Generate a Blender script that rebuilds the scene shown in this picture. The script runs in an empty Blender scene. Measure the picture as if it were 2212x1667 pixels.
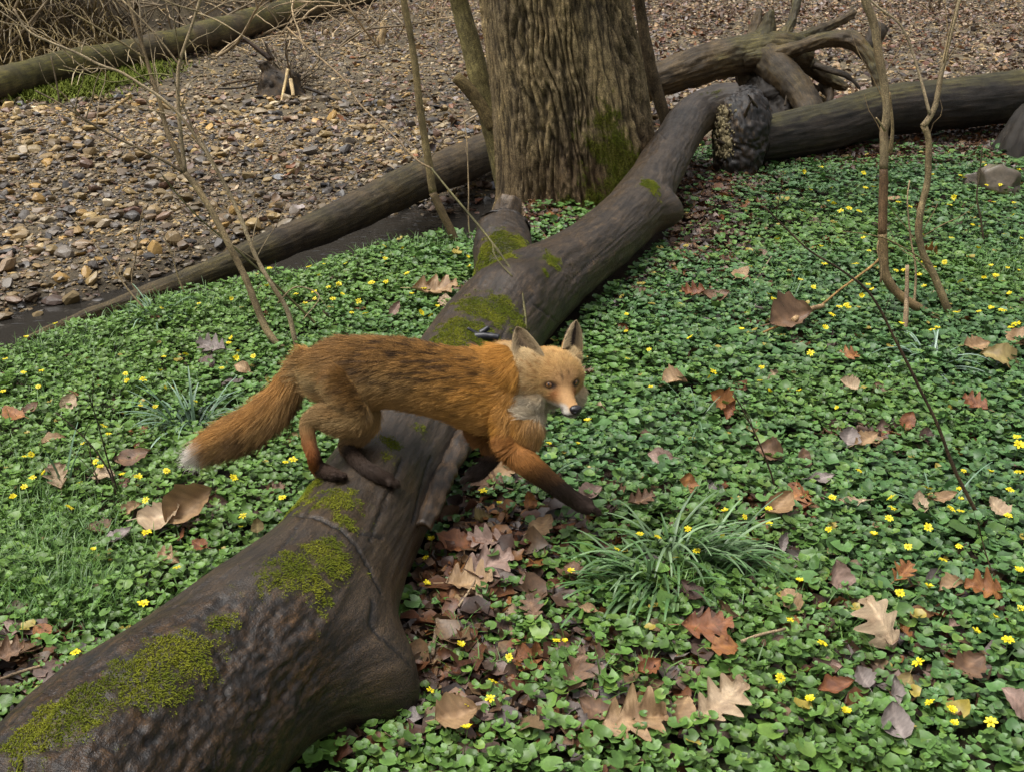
import bpy, bmesh, math, random
import numpy as np
from mathutils import Vector, Matrix

# ------------------------------------------------------------------ camera, sky, sun, exposure
sc = bpy.context.scene
COL = sc.collection
rng = np.random.default_rng(11)
random.seed(11)
R = math.radians
PITCH, CAMZ = R(25.0), 1.5
FPX, CX, CY = 2300.0, 1106.0, 833.5          # focal length and centre in the sketch units used below

cam_data = bpy.data.cameras.new("trail_camera")
cam = bpy.data.objects.new("trail_camera", cam_data)
COL.objects.link(cam)
cam.location = (0, 0, CAMZ)
cam.rotation_euler = (math.pi / 2 - PITCH, 0, 0)
cam_data.sensor_width = 36.0
cam_data.lens = 36.0 * FPX / 2212.0
cam_data.clip_start = 0.05
cam_data.clip_end = 500.0
sc.camera = cam

SUN_EL, SUN_AZ = R(70), R(-95)               # soft overcast light from the upper left
world = bpy.data.worlds.new("World")
sc.world = world
world.use_nodes = True
nt = world.node_tree
nt.nodes.clear()
sky = nt.nodes.new("ShaderNodeTexSky")
sky.sky_type = 'NISHITA'
sky.sun_disc = False
sky.sun_elevation = SUN_EL
sky.sun_rotation = SUN_AZ
sky.air_density = 1.0
sky.dust_density = 6.0
sky.ozone_density = 1.0
hs = nt.nodes.new("ShaderNodeHueSaturation")
hs.inputs['Saturation'].default_value = 0.14
bg = nt.nodes.new("ShaderNodeBackground")
bg.inputs['Strength'].default_value = 0.10
wo = nt.nodes.new("ShaderNodeOutputWorld")
nt.links.new(sky.outputs[0], hs.inputs['Color'])
nt.links.new(hs.outputs[0], bg.inputs['Color'])
nt.links.new(bg.outputs[0], wo.inputs['Surface'])

sun_data = bpy.data.lights.new("sun", 'SUN')
sun_data.energy = 1.5
sun_data.angle = R(32)
sun_data.color = (1.0, 0.96, 0.90)
sun = bpy.data.objects.new("sun", sun_data)
COL.objects.link(sun)
to_sun = Vector((math.sin(SUN_AZ) * math.cos(SUN_EL), math.cos(SUN_AZ) * math.cos(SUN_EL), math.sin(SUN_EL)))
sun.rotation_euler = to_sun.to_track_quat('Z', 'Y').to_euler()
sun.location = (0, 0, 12)

sc.view_settings.view_transform = 'Standard'
sc.view_settings.look = 'None'
sc.view_settings.gamma = 1.0
sc.view_settings.exposure = 1.12
sc.cycles.max_bounces = 6
sc.cycles.diffuse_bounces = 3
sc.cycles.glossy_bounces = 3
sc.cycles.transparent_max_bounces = 8
sc.cycles.use_denoising = True
try:
    sc.cycles_curves.shape = 'RIBBONS'
except Exception:
    pass

# ------------------------------------------------------------------ helpers
SP, CP = math.sin(PITCH), math.cos(PITCH)
def ray(px, py):
    u = (np.asarray(px, float) - CX) / FPX
    v = (CY - np.asarray(py, float)) / FPX
    return np.stack(np.broadcast_arrays(u, CP + v * SP, -SP + v * CP), -1)
def at(px, py, t):
    return np.array([0, 0, CAMZ]) + ray(px, py) * np.asarray(t, float)[..., None]
def on(px, py, z):
    d = ray(px, py)
    return at(px, py, (CAMZ - z) / -d[..., 2])
def depth(P):
    P = np.asarray(P, float)
    return P[..., 1] * CP - (P[..., 2] - CAMZ) * SP
def proj(P):
    P = np.asarray(P, float)
    t = depth(P)
    v = P[..., 1] * SP + (P[..., 2] - CAMZ) * CP
    return np.stack([CX + FPX * P[..., 0] / t, CY - FPX * v / t], -1)

_perm = np.random.default_rng(3).permutation(256).astype(np.int32)
_perm = np.concatenate([_perm, _perm, _perm])
_grad = np.random.default_rng(4).normal(size=(256, 3))
_grad /= np.linalg.norm(_grad, axis=1)[:, None]
def pn(P):
    """gradient noise, about -1..1"""
    P = np.asarray(P, float).reshape(-1, 3)
    I = np.floor(P).astype(np.int64)
    f = P - I
    I = I & 255
    w = f * f * f * (f * (f * 6 - 15) + 10)
    out = 0
    for dx in (0, 1):
        wx = w[:, 0] if dx else 1 - w[:, 0]
        for dy in (0, 1):
            wy = w[:, 1] if dy else 1 - w[:, 1]
            for dz in (0, 1):
                wz = w[:, 2] if dz else 1 - w[:, 2]
                h = _perm[_perm[_perm[(I[:, 0] + dx) & 255] + ((I[:, 1] + dy) & 255)] + ((I[:, 2] + dz) & 255)]
                g = _grad[h]
                out = out + wx * wy * wz * (g[:, 0] * (f[:, 0] - dx) + g[:, 1] * (f[:, 1] - dy) + g[:, 2] * (f[:, 2] - dz))
    return out * 1.6
def fbm(P, octv=4, gain=0.5, lac=2.03):
    P = np.asarray(P, float).reshape(-1, 3)
    a, s, tot = 1.0, 0, 0
    for i in range(octv):
        s = s + a * pn(P + 17.3 * i)
        tot += a
        P = P * lac
        a *= gain
    return s / tot * 1.4
def sstep(a, b, x):
    t = np.clip((np.asarray(x, float) - a) / (b - a), 0, 1)
    return t * t * (3 - 2 * t)
def norm(v):
    v = np.asarray(v, float)
    return v / np.maximum(np.linalg.norm(v, axis=-1, keepdims=True), 1e-9)
def lerp(a, b, t):
    return np.asarray(a, float) * (1 - t) + np.asarray(b, float) * t

def raw_mesh(name, V, faces, attrs=None, smooth=True):
    """faces: list of (n,k) index arrays; attrs: {name: (n,3|4) or (n,) per vertex}"""
    me = bpy.data.meshes.new(name)
    V = np.asarray(V, np.float32)
    faces = [np.asarray(f, np.int32) for f in faces if len(f)]
    me.vertices.add(len(V))
    me.vertices.foreach_set('co', V.ravel())
    loops = np.concatenate([f.ravel() for f in faces])
    me.loops.add(len(loops))
    me.loops.foreach_set('vertex_index', loops)
    tot = np.concatenate([np.full(len(f), f.shape[1], np.int32) for f in faces])
    start = np.concatenate([[0], np.cumsum(tot)[:-1]]).astype(np.int32)
    me.polygons.add(len(tot))
    me.polygons.foreach_set('loop_start', start)
    me.polygons.foreach_set('loop_total', tot)
    me.polygons.foreach_set('use_smooth', np.full(len(tot), smooth))
    me.update(calc_edges=True)
    for k, a in (attrs or {}).items():
        set_attr(me, k, a)
    return me
def set_attr(me, k, a):
    a = np.asarray(a, np.float32)
    if a.ndim == 1:
        at_ = me.attributes.new(k, 'FLOAT', 'POINT')
        at_.data.foreach_set('value', a)
    elif k == 'Col':
        if a.shape[1] == 3:
            a = np.concatenate([a, np.ones((len(a), 1), np.float32)], 1)
        at_ = me.attributes.new(k, 'FLOAT_COLOR', 'POINT')
        at_.data.foreach_set('color', a.ravel())
    else:
        at_ = me.attributes.new(k, 'FLOAT_VECTOR', 'POINT')
        at_.data.foreach_set('vector', a.ravel())
def obj(name, data, mat=None, parent=None, label=None, cat=None, group=None, kind=None, loc=None):
    o = bpy.data.objects.new(name, data)
    COL.objects.link(o)
    if mat is not None and data is not None and len(data.materials) == 0:
        data.materials.append(mat)
    if parent is not None:
        o.parent = parent
        if parent.type == 'EMPTY' or True:
            o.matrix_parent_inverse = Matrix.Translation(-parent_world(parent))
    if loc is not None:
        o.location = loc
    for k, v in (('label', label), ('category', cat), ('group', group), ('kind', kind)):
        if v:
            o[k] = v
    return o
def parent_world(p):
    v = Vector((0, 0, 0))
    while p is not None:
        v = v + p.location
        p = None if p.parent is not None else p.parent
    return v
def empty(name, loc, label, cat, group=None):
    o = obj(name, None, None, None, label, cat, group)
    o.location = tuple(float(c) for c in loc)
    o.empty_display_size = 0.1
    return o
def merge(parts):
    """parts: list of (V, [faces], {attrs}) -> one"""
    Vs, Fs, As, n = [], {}, {}, 0
    for V, F, A in parts:
        Vs.append(V)
        for f in F:
            f = np.asarray(f)
            if len(f):
                Fs.setdefault(f.shape[1], []).append(f + n)
        for k, a in A.items():
            As.setdefault(k, []).append(a)
        n += len(V)
    return np.concatenate(Vs), [np.concatenate(f) for f in Fs.values()], {k: np.concatenate(a) for k, a in As.items()}

def crom(C, step):
    """smooth resample of control rows (first three columns are the position)"""
    C = np.asarray(C, float)
    d = np.concatenate([[0], np.cumsum(np.maximum(np.linalg.norm(np.diff(C[:, :3], axis=0), axis=1), 1e-6))])
    n = max(2, int(round(d[-1] / step)) + 1)
    s = np.linspace(0, d[-1], n)
    m = np.zeros_like(C)
    m[1:-1] = (C[2:] - C[:-2]) / (d[2:] - d[:-2])[:, None]
    m[0] = (C[1] - C[0]) / (d[1] - d[0])
    m[-1] = (C[-1] - C[-2]) / (d[-1] - d[-2])
    i = np.clip(np.searchsorted(d, s, side='right') - 1, 0, len(d) - 2)
    h = d[i + 1] - d[i]
    t = ((s - d[i]) / h)[:, None]
    h = h[:, None]
    t2, t3 = t * t, t * t * t
    return (2 * t3 - 3 * t2 + 1) * C[i] + (t3 - 2 * t2 + t) * h * m[i] + (-2 * t3 + 3 * t2) * C[i + 1] + (t3 - t2) * h * m[i + 1]
def frames(P, up=(0, 0, 1)):
    T = norm(np.gradient(P, axis=0))
    up = np.asarray(up, float)
    if abs(T[0] @ up) > 0.95:
        up = np.array([0.0, 1.0, 0.0])
    n = norm(up - T[0] * (T[0] @ up))
    N = [n]
    for k in range(1, len(P)):
        n = n - T[k] * (n @ T[k])
        n = n / max(np.linalg.norm(n), 1e-9)
        N.append(n)
    N = np.array(N)
    return T, N, np.cross(T, N)
def tube(C, step, seg, disp=None, cap=3, seed=0.0, up=(0, 0, 1)):
    """swept round body; returns V, faces, attrs(tc), extra"""
    S = crom(C, step)
    P, r = S[:, :3], np.maximum(S[:, 3], 1e-4)
    T, N, B = frames(P, up)
    L = np.concatenate([[0], np.cumsum(np.linalg.norm(np.diff(P, axis=0), axis=1))])
    th = np.arange(seg) / seg * 2 * math.pi
    dirs = N[:, None] * np.cos(th)[None, :, None] + B[:, None] * np.sin(th)[None, :, None]
    base = P[:, None] + dirs * r[:, None, None]
    n = len(P)
    V = base.reshape(-1, 3)
    D = dirs.reshape(-1, 3)
    tc = np.stack([(np.cos(th)[None] * r[:, None]), (np.sin(th)[None] * r[:, None]), np.broadcast_to(L[:, None], (n, seg))], -1).reshape(-1, 3)
    TH = np.broadcast_to(th[None], (n, seg)).ravel()
    LL = np.broadcast_to(L[:, None], (n, seg)).ravel()
    if disp is not None:
        V = V + D * disp(V, D, tc, TH, LL)[:, None]
    a = np.arange(n - 1)[:, None] * seg + np.arange(seg)[None]
    b = np.arange(n - 1)[:, None] * seg + (np.arange(seg)[None] + 1) % seg
    quads = [np.stack([a, a + seg, b + seg, b], -1).reshape(-1, 4)]
    Vs, tcs, tris = [V], [tc], []
    cnt = n * seg
    if cap:
        for end in (0, 1):
            ring = np.arange(seg) + (n - 1) * seg * end
            ctr = P[-1 if end else 0]
            tdir = T[-1] if end else -T[0]
            prev = ring
            R0 = V[ring]
            for k in range(1, cap):
                f = 1 - k / cap
                W = ctr + (R0 - ctr) * f + tdir * r[-1 if end else 0] * 0.12 * (1 - f * f)
                W = W + tdir * (pn(W * 60 + seed) * 0.05 * r[-1 if end else 0])[:, None]
                Vs.append(W)
                tcs.append(tc[ring] * np.array([f, f, 1]))
                cur = np.arange(seg) + cnt
                cnt += seg
                q = np.stack([prev, cur, np.roll(cur, -1), np.roll(prev, -1)], -1)
                quads.append(q[:, ::-1] if not end else q)
                prev = cur
            Vs.append((ctr + tdir * r[-1 if end else 0] * 0.12)[None])
            tcs.append(np.array([[0, 0, L[-1] if end else 0]]))
            t3 = np.stack([prev, np.full(seg, cnt), np.roll(prev, -1)], -1)
            tris.append(t3[:, ::-1] if not end else t3)
            cnt += 1
    V = np.concatenate(Vs)
    faces = [np.concatenate(quads)[:, ::-1]] + ([np.concatenate(tris)[:, ::-1]] if tris else [])
    return V, faces, {'tc': np.concatenate(tcs)}

# ------------------------------------------------------------------ materials
def mat_new(name):
    m = bpy.data.materials.new(name)
    m.use_nodes = True
    n = m.node_tree
    n.nodes.clear()
    out = n.nodes.new("ShaderNodeOutputMaterial")
    b = n.nodes.new("ShaderNodeBsdfPrincipled")
    n.links.new(b.outputs[0], out.inputs['Surface'])
    return m, n, b
def nd(n, typ, **kw):
    o = n.nodes.new(typ)
    for k, v in kw.items():
        if k in o.inputs:
            o.inputs[k].default_value = v
        else:
            setattr(o, k, v)
    return o
def mapped(n, src, scale):
    m = nd(n, "ShaderNodeMapping")
    m.inputs['Scale'].default_value = scale
    n.links.new(src, m.inputs['Vector'])
    return m.outputs[0]
def noise(n, vec, scale, detail=4, rough=0.55):
    t = nd(n, "ShaderNodeTexNoise")
    t.inputs['Scale'].default_value = scale
    t.inputs['Detail'].default_value = detail
    t.inputs['Roughness'].default_value = rough
    n.links.new(vec, t.inputs['Vector'])
    return t.outputs[0]
def ramp(n, fac, stops):
    r = nd(n, "ShaderNodeValToRGB")
    e = r.color_ramp.elements
    while len(e) > 1:
        e.remove(e[-1])
    e[0].position = stops[0][0]
    e[0].color = (*stops[0][1], 1)
    for p, c in stops[1:]:
        k = e.new(p)
        k.color = (*c, 1)
    n.links.new(fac, r.inputs['Fac'])
    return r.outputs['Color']
def mixc(n, a, b, fac, mode='MIX'):
    m = nd(n, "ShaderNodeMix", data_type='RGBA', blend_type=mode)
    for sock, v in ((m.inputs[6], a), (m.inputs[7], b), (m.inputs[0], fac)):
        if isinstance(v, (int, float)):
            sock.default_value = v
        elif isinstance(v, tuple):
            sock.default_value = (*v, 1)
        else:
            n.links.new(v, sock)
    return m.outputs[2]
def attr(n, name):
    a = nd(n, "ShaderNodeAttribute")
    a.attribute_name = name
    return a
def bump(n, b, h, strength, dist):
    u = nd(n, "ShaderNodeBump")
    u.inputs['Strength'].default_value = strength
    u.inputs['Distance'].default_value = dist
    n.links.new(h, u.inputs['Height'])
    n.links.new(u.outputs[0], b.inputs['Normal'])
    return u
def m_col(name, rough=0.6, spec=0.5, var=0.0, scale=60, coords='Object', sheen=0, trans=0.0, bumpd=0.0):
    """colour from the Col attribute, broken up by noise"""
    m, n, b = mat_new(name)
    c = attr(n, 'Col').outputs['Color']
    tx = nd(n, "ShaderNodeTexCoord").outputs[coords]
    if var:
        f = noise(n, tx, scale, 5, 0.65)
        g = ramp(n, f, [(0.25, (1 - var,) * 3), (0.75, (1 + var,) * 3)])
        c = mixc(n, c, g, 1.0, 'MULTIPLY')
        if bumpd:
            bump(n, b, f, 0.6, bumpd)
    n.links.new(c, b.inputs['Base Color'])
    b.inputs['Roughness'].default_value = rough
    b.inputs['Specular IOR Level'].default_value = spec
    if trans:
        tr = nd(n, "ShaderNodeBsdfTranslucent")
        n.links.new(c, tr.inputs['Color'])
        mx = nd(n, "ShaderNodeMixShader")
        mx.inputs[0].default_value = trans
        n.links.new(b.outputs[0], mx.inputs[1])
        n.links.new(tr.outputs[0], mx.inputs[2])
        n.links.new(mx.outputs[0], n.nodes['Material Output'].inputs['Surface'])
    return m
def m_wood(name, dark, light, scale=(30, 30, 4), rough=0.6, spec=0.4, bd=0.01, fine=220.0, tint=None, bs=0.8):
    """weathered wood or bark: grain along the body (tc attribute) times the Col attribute"""
    m, n, b = mat_new(name)
    tc = attr(n, 'tc').outputs['Vector']
    col = attr(n, 'Col').outputs['Color']
    v = mapped(n, tc, scale)
    fa = noise(n, v, 1.0, 6, 0.66)
    fb = noise(n, mapped(n, tc, tuple(k * 4.3 for k in scale)), 1.0, 5, 0.7)
    mm = nd(n, 'ShaderNodeMix', data_type='FLOAT')
    mm.inputs[0].default_value = .45
    n.links.new(fa, mm.inputs[2])
    n.links.new(fb, mm.inputs[3])
    f1 = mm.outputs[0]
    tx = nd(n, "ShaderNodeTexCoord").outputs['Object']
    f2 = noise(n, tx, 9.0, 5, 0.6)
    f3 = noise(n, tx, fine, 3, 0.6)
    c = ramp(n, f1, [(0.36, dark), (0.50, tuple(lerp(dark, light, 0.45))), (0.64, light)])
    blot = ramp(n, f2, [(0.3, (0.6, 0.58, 0.56)), (0.5, (1, 1, 1)), (0.72, (1.35, 1.3, 1.2))])
    c = mixc(n, c, blot, 1.0, 'MULTIPLY')
    sp = ramp(n, f3, [(0.34, (0.35, 0.34, 0.33)), (0.47, (.95, .95, .95)), (0.60, (1.25, 1.25, 1.25)), (0.70, (2.3, 2.2, 2.0))])
    c = mixc(n, c, sp, 1.0, 'MULTIPLY')
    c = mixc(n, c, col, 1.0, 'MULTIPLY')
    n.links.new(c, b.inputs['Base Color'])
    b.inputs['Specular IOR Level'].default_value = spec
    rr = ramp(n, f2, [(0.3, (rough + 0.15,) * 3), (0.7, (rough - 0.12,) * 3)])
    n.links.new(rr, b.inputs['Roughness'])
    mx = nd(n, "ShaderNodeMath", operation='ADD')
    n.links.new(f1, mx.inputs[0])
    m2 = nd(n, "ShaderNodeMath", operation='MULTIPLY')
    m2.inputs[1].default_value = 0.55
    n.links.new(f3, m2.inputs[0])
    n.links.new(m2.outputs[0], mx.inputs[1])
    bump(n, b, mx.outputs[0], bs, bd)
    return m
M = {}
M['soil'] = None
M['leaf'] = m_col('celandine_leaf', 0.48, 0.45, 0.22, 140, trans=0.12)
M['blade'] = m_col('grass_blade', 0.45, 0.5, 0.15, 60, trans=0.15)
M['dead'] = m_col('dead_leaf', 0.5, 0.45, 0.45, 120, trans=0.08, bumpd=0.0015)
M['petal'] = m_col('flower_petal', 0.45, 0.3, 0.1, 100, trans=0.15)
M['stone'] = m_col('stone', 0.5, 0.5, 0.3, 90, bumpd=0.002)
M['fur'] = m_col('fox_fur', 0.62, 0.25)
M['skin'] = m_col('fox_skin', 0.75, 0.2, 0.2, 150)
M['moss'] = m_col('moss', 0.8, 0.15)
M['eye'] = m_col('fox_eye', 0.08, 0.7)
M['nose'] = m_col('fox_nose', 0.32, 0.5, 0.2, 900, bumpd=0.0008)
M['log'] = m_wood('wet_log_bark', (0.008, 0.0055, 0.0035), (0.058, 0.042, 0.025), (46, 46, 8), 0.44, 0.5, 0.006, 300, bs=.6)
M['oldwood'] = m_wood('weathered_wood', (0.012, 0.0085, 0.005), (0.105, 0.08, 0.042), (70, 70, 4), 0.6, 0.35, 0.008)
M['bark'] = m_wood('furrowed_bark', (0.045, 0.034, 0.021), (0.25, 0.205, 0.13), (60, 60, 20), 0.8, 0.25, 0.006)
M['twig'] = m_wood('twig_bark', (0.13, 0.10, 0.065), (0.36, 0.30, 0.205), (150, 150, 40), 0.7, 0.3, 0.002, 300)
def finish(name, geo, mat, parent=None, **kw):
    V, F, A = geo
    if 'Col' not in A:
        A['Col'] = np.ones((len(V), 3))
    return obj(name, raw_mesh(name, V, F, A), mat, parent, **kw)

# ------------------------------------------------------------------ the lie of the land
WATER_Z = -0.33
_EX = np.array([-40, -12, -6, -3, -1.87, -1.35, -.93, -.5, -.166, .1, .6, 1.0, 1.7, 3, 6, 12, 40], float)
_EY = np.array([-30, -6.2, -.7, 2.12, 3.28, 3.93, 4.40, 4.66, 4.78, 5.4, 6.35, 6.7, 7.0, 7.3, 8, 10, 16], float)
def bank_s(x, y):
    """distance beyond the edge of the green bank (positive towards the stream)"""
    return (y - np.interp(x, _EX, _EY)) * 0.74
def far_line(y):
    return np.interp(y, [0, 6, 9.5, 10.7, 12, 14, 16.5, 19, 22, 27, 40], [-9, -7.5, -5.6, -4.95, -4.5, -3.85, -3.3, -2.7, -2.3, 0.0, 22])
def ground_z(x, y, fine=True):
    x = np.asarray(x, float)
    y = np.asarray(y, float)
    sh = x.shape
    x, y = x.ravel(), y.ravel()
    s = bank_s(x, y)
    p = np.stack([x, y, 0 * x], -1)
    r = sstep(0.35, 1.5, x)                       # no open channel to the right of the big tree
    bank = 0.02 * pn(p * 1.3) + 0.012 * pn(p * 4)
    bank = bank + 0.05 * np.exp(-(((x - .25) / .5) ** 2 + ((y - 2.45) / .45) ** 2))
    s2 = s + 0.10 * pn(p * 1.7 + 5) + 0.05 * pn(p * 5)
    chan = np.where(s2 < 0.9, lerp(0, -.47, sstep(-.02, .42, s2)), lerp(-.47, -.275, sstep(0.95, 1.75, s2)))
    grav = chan + np.clip(s - 1.4, 0, 30) * 0.006 + 0.03 * pn(p * .5) * sstep(1, 3, s)
    dry = lerp(0, -.16, sstep(-.3, 1.6, s2)) + 0.03 * pn(p * .6)
    z = np.where(s2 > -.35, lerp(grav, dry, r), 0) + bank * (1 - sstep(.2, 1.2, s))
    fl = far_line(y) - x                          # far bank on the left, then an unseen hill added to darken reflections
    z = z + sstep(0, 1.3, fl) * 1.1 + np.clip(fl - .8, 0, 40) * 0.42
    z = z + np.clip(y - 32, 0, 60) * 0.30 + np.clip(x - 16, 0, 40) * 0.2
    if fine:
        z = z + 0.006 * pn(p * 14) + 0.004 * pn(p * 33)
    return z.reshape(sh)
def ground_at(px, py, lift=0.0):
    """where the sight line through a sketch point meets the ground"""
    d = ray(px, py)
    t = np.concatenate([np.arange(0.9, 9, .02), np.arange(9, 60, .1)])
    P = np.array([0, 0, CAMZ]) + d[None] * t[:, None]
    g = ground_z(P[:, 0], P[:, 1], False) + lift
    k = int(np.argmax(P[:, 2] <= g)) if (P[:, 2] <= g).any() else len(t) - 1
    if k > 0:
        a, b = P[k - 1, 2] - g[k - 1], P[k, 2] - g[k]
        f = a / (a - b) if a != b else 0
        return P[k - 1] * (1 - f) + P[k] * f
    return P[0]
def in_view(x, y, z, m=1.12):
    q = proj(np.stack([x, y, z], -1))
    return (abs(q[:, 0] - CX) < CX * m + 40) & (q[:, 1] > -120) & (q[:, 1] < 1900) & (depth(np.stack([x, y, z], -1)) > .4)

def warp(n, lo, hi, c, k):
    u = np.linspace(0, 1, n)
    a, b = np.arcsinh((lo - c) / k), np.arcsinh((hi - c) / k)
    return c + k * np.sinh(a + (b - a) * u)
gx, gy = warp(460, -60, 60, 0, 2.2), warp(520, -8, 95, 2.6, 2.6)
GX, GY = np.meshgrid(gx, gy, indexing='ij')
GZ = ground_z(GX, GY)
P2 = np.stack([GX.ravel(), GY.ravel(), 0 * GX.ravel()], -1)
gs = bank_s(GX.ravel(), GY.ravel())
n1, n2, n3 = fbm(P2 * 1.5), fbm(P2 * 7 + 3), fbm(P2 * 25 + 9, 3)
soil = lerp((.012, .009, .006), (.040, .026, .016), sstep(-.4, .5, n2)[:, None])
soil = lerp(soil, (.03, .04, .012), (.5 * sstep(.0, .5, n1))[:, None])
grv = lerp((.060, .048, .032), (.15, .12, .074), sstep(-.4, .5, n3)[:, None])
gm = sstep(.75, 1.1, gs + .1 * n2)
right = sstep(.35, 1.5, GX.ravel())
gm = gm * (1 - right) + right * sstep(-.1, .7, gs + .3 * n1)
wet = sstep(-.22, -.33, GZ.ravel()) * (1 - right)
cg = lerp(soil, grv, gm[:, None])
cg = lerp(cg, (.028, .022, .014), (wet * .8)[:, None])
hill = sstep(.1, 1.2, far_line(GY.ravel()) - GX.ravel())
hill = np.maximum(hill, sstep(30, 36, GY.ravel()))  # the unseen added hill takes the same tone as the far bank
cg = lerp(cg, lerp((.02, .016, .009), (.06, .045, .024), sstep(-.5, .5, n2)[:, None]), hill[:, None])
ii = np.arange(len(gx) - 1)[:, None] * len(gy) + np.arange(len(gy) - 1)[None]
gq = np.stack([ii, ii + len(gy), ii + len(gy) + 1, ii + 1], -1).reshape(-1, 4)
m, n, b = mat_new('ground')
tx = nd(n, "ShaderNodeTexCoord").outputs['Object']
c = attr(n, 'Col').outputs['Color']
f = noise(n, tx, 55, 6, .7)
c = mixc(n, c, ramp(n, f, [(.3, (.45, .45, .45)), (.5, (1, 1, 1)), (.7, (1.7, 1.6, 1.5))]), 1.0, 'MULTIPLY')
n.links.new(c, b.inputs['Base Color'])
b.inputs['Roughness'].default_value = .85
b.inputs['Specular IOR Level'].default_value = .2
bump(n, b, f, .8, .012)
obj('ground', raw_mesh('ground', np.stack([GX, GY, GZ], -1).reshape(-1, 3), [gq], {'Col': cg}), m, kind='structure')

# water of the stream, one sheet lying in the channel
wx, wy = np.linspace(-14, 1.4, 120), np.linspace(-8, 9.5, 130)
WX, WY = np.meshgrid(wx, wy, indexing='ij')
ws = bank_s(WX, WY)
ii = np.arange(len(wx) - 1)[:, None] * len(wy) + np.arange(len(wy) - 1)[None]
wq = np.stack([ii, ii + len(wy), ii + len(wy) + 1, ii + 1], -1).reshape(-1, 4)
keep = (ws.ravel()[wq].max(1) > .05) & (ws.ravel()[wq].min(1) < 1.95)
m, n, b = mat_new('stream_water')
tx = nd(n, "ShaderNodeTexCoord").outputs['Object']
b.inputs['Base Color'].default_value = (.019, .017, .0145, 1)
b.inputs['Roughness'].default_value = .04
b.inputs['IOR'].default_value = 1.33
f = noise(n, mapped(n, tx, (9, 16, 1)), 1.0, 3, .5)
bump(n, b, f, .5, .010)
obj('stream_water', raw_mesh('stream_water', np.stack([WX, WY, 0 * WX + WATER_Z], -1).reshape(-1, 3), [wq[keep]]), m, kind='structure')

# ------------------------------------------------------------------ logs and trees
def px_row(px, py, z, rpx):
    p = on(px, py, z)
    return [*p, rpx * float(depth(p)) / FPX]
def pt_row(px, py, t, rpx):
    return [*at(px, py, t), rpx * t / FPX]
def near_vert(V, px, py):
    """the surface point seen at a sketch point"""
    q, t = proj(V), depth(V)
    d = np.hypot(q[:, 0] - px, q[:, 1] - py)
    return V[np.argmin(d + 40 * (t - t.min()) + np.where(d > 25, 1e3, 0))]
def hair(name, Pts, Rad, Colr, mat, parent=None, **kw):
    """Pts (N,K,3), Rad (N,K), Colr (N,K,3)"""
    N, K = Pts.shape[:2]
    hc = bpy.data.hair_curves.new(name)
    hc.add_curves([K] * N)
    hc.points.foreach_set('position', Pts.astype(np.float32).ravel())
    if 'radius' not in hc.attributes:
        hc.attributes.new('radius', 'FLOAT', 'POINT')
    hc.attributes['radius'].data.foreach_set('value', Rad.astype(np.float32).ravel())
    ca = hc.attributes.new('Col', 'FLOAT_COLOR', 'POINT')
    ca.data.foreach_set('color', np.concatenate([Colr, np.ones((N, K, 1))], -1).astype(np.float32).ravel())
    return obj(name, hc, mat, parent, **kw)
def tri_of(faces):
    out = []
    for f in faces:
        f = np.asarray(f)
        out.append(f[:, :3])
        if f.shape[1] == 4:
            out.append(f[:, [0, 2, 3]])
    return np.concatenate(out)
def vnormals(V, F):
    T = tri_of(F)
    fn = np.cross(V[T[:, 1]] - V[T[:, 0]], V[T[:, 2]] - V[T[:, 0]])
    N = np.zeros_like(V)
    for k in range(3):
        np.add.at(N, T[:, k], fn)
    return norm(N)
def scatter(V, F, n, w=None, g=rng):
    """n random points on a mesh, weighted per vertex; returns barycentric triple"""
    T = tri_of(F)
    a = np.linalg.norm(np.cross(V[T[:, 1]] - V[T[:, 0]], V[T[:, 2]] - V[T[:, 0]]), axis=1)
    if w is not None:
        a = a * w[T].mean(1)
    k = g.choice(len(T), n, p=a / a.sum())
    u, v = g.random(n), g.random(n)
    fl = u + v > 1
    u[fl], v[fl] = 1 - u[fl], 1 - v[fl]
    return T[k], np.stack([1 - u - v, u, v], -1)
def bary(A, tk, bc):
    return (A[tk] * bc[..., None]).sum(1) if A.ndim > 1 else (A[tk] * bc).sum(1)
def moss_strands(name, V, F, w, n, length, parent, label=None, c0=(.035, .038, .004), c1=(.16, .195, .012)):
    tk, bc = scatter(V, F, n, w)
    Nn = vnormals(V, F)
    P, N = bary(V, tk, bc), norm(bary(Nn, tk, bc))
    wd = bary(w, tk, bc)
    K = 4
    d = norm(N + rng.normal(size=N.shape) * .55 + np.array([.1, -.15, .25]))
    L = length * (.35 + .9 * rng.random(n)) * (.4 + .6 * np.clip(wd, 0, 1))
    s = np.linspace(0, 1, K)[None, :, None]
    pts = P[:, None] - N[:, None] * .002 + d[:, None] * L[:, None, None] * s + np.array([0, 0, -.35]) * (L[:, None, None] * s * s)
    rad = np.linspace(1, .4, K)[None] * (.0008 + .0006 * rng.random(n))[:, None]
    f = sstep(-.5, .5, fbm(P * 14, 3))
    tip = lerp(lerp(c1, (.22, .19, .02), .4), (.10, .125, .008), f[:, None]) * (.7 + .6 * rng.random((n, 1)))
    colr = lerp(np.asarray(c0)[None, None], tip[:, None], s ** .8)
    hair(name, pts, rad, colr, M['moss'], parent, label=label)

def _ico1():
    bm = bmesh.new()
    bmesh.ops.create_icosphere(bm, subdivisions=1, radius=1)
    v = np.array([x.co[:] for x in bm.verts]); f = np.array([[x.index for x in p.verts] for p in bm.faces])
    bm.free()
    return v, f
ICO1 = _ico1()
M['crumb'] = m_col('crumbled_wood', .85, .2, .35, 150)
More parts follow.
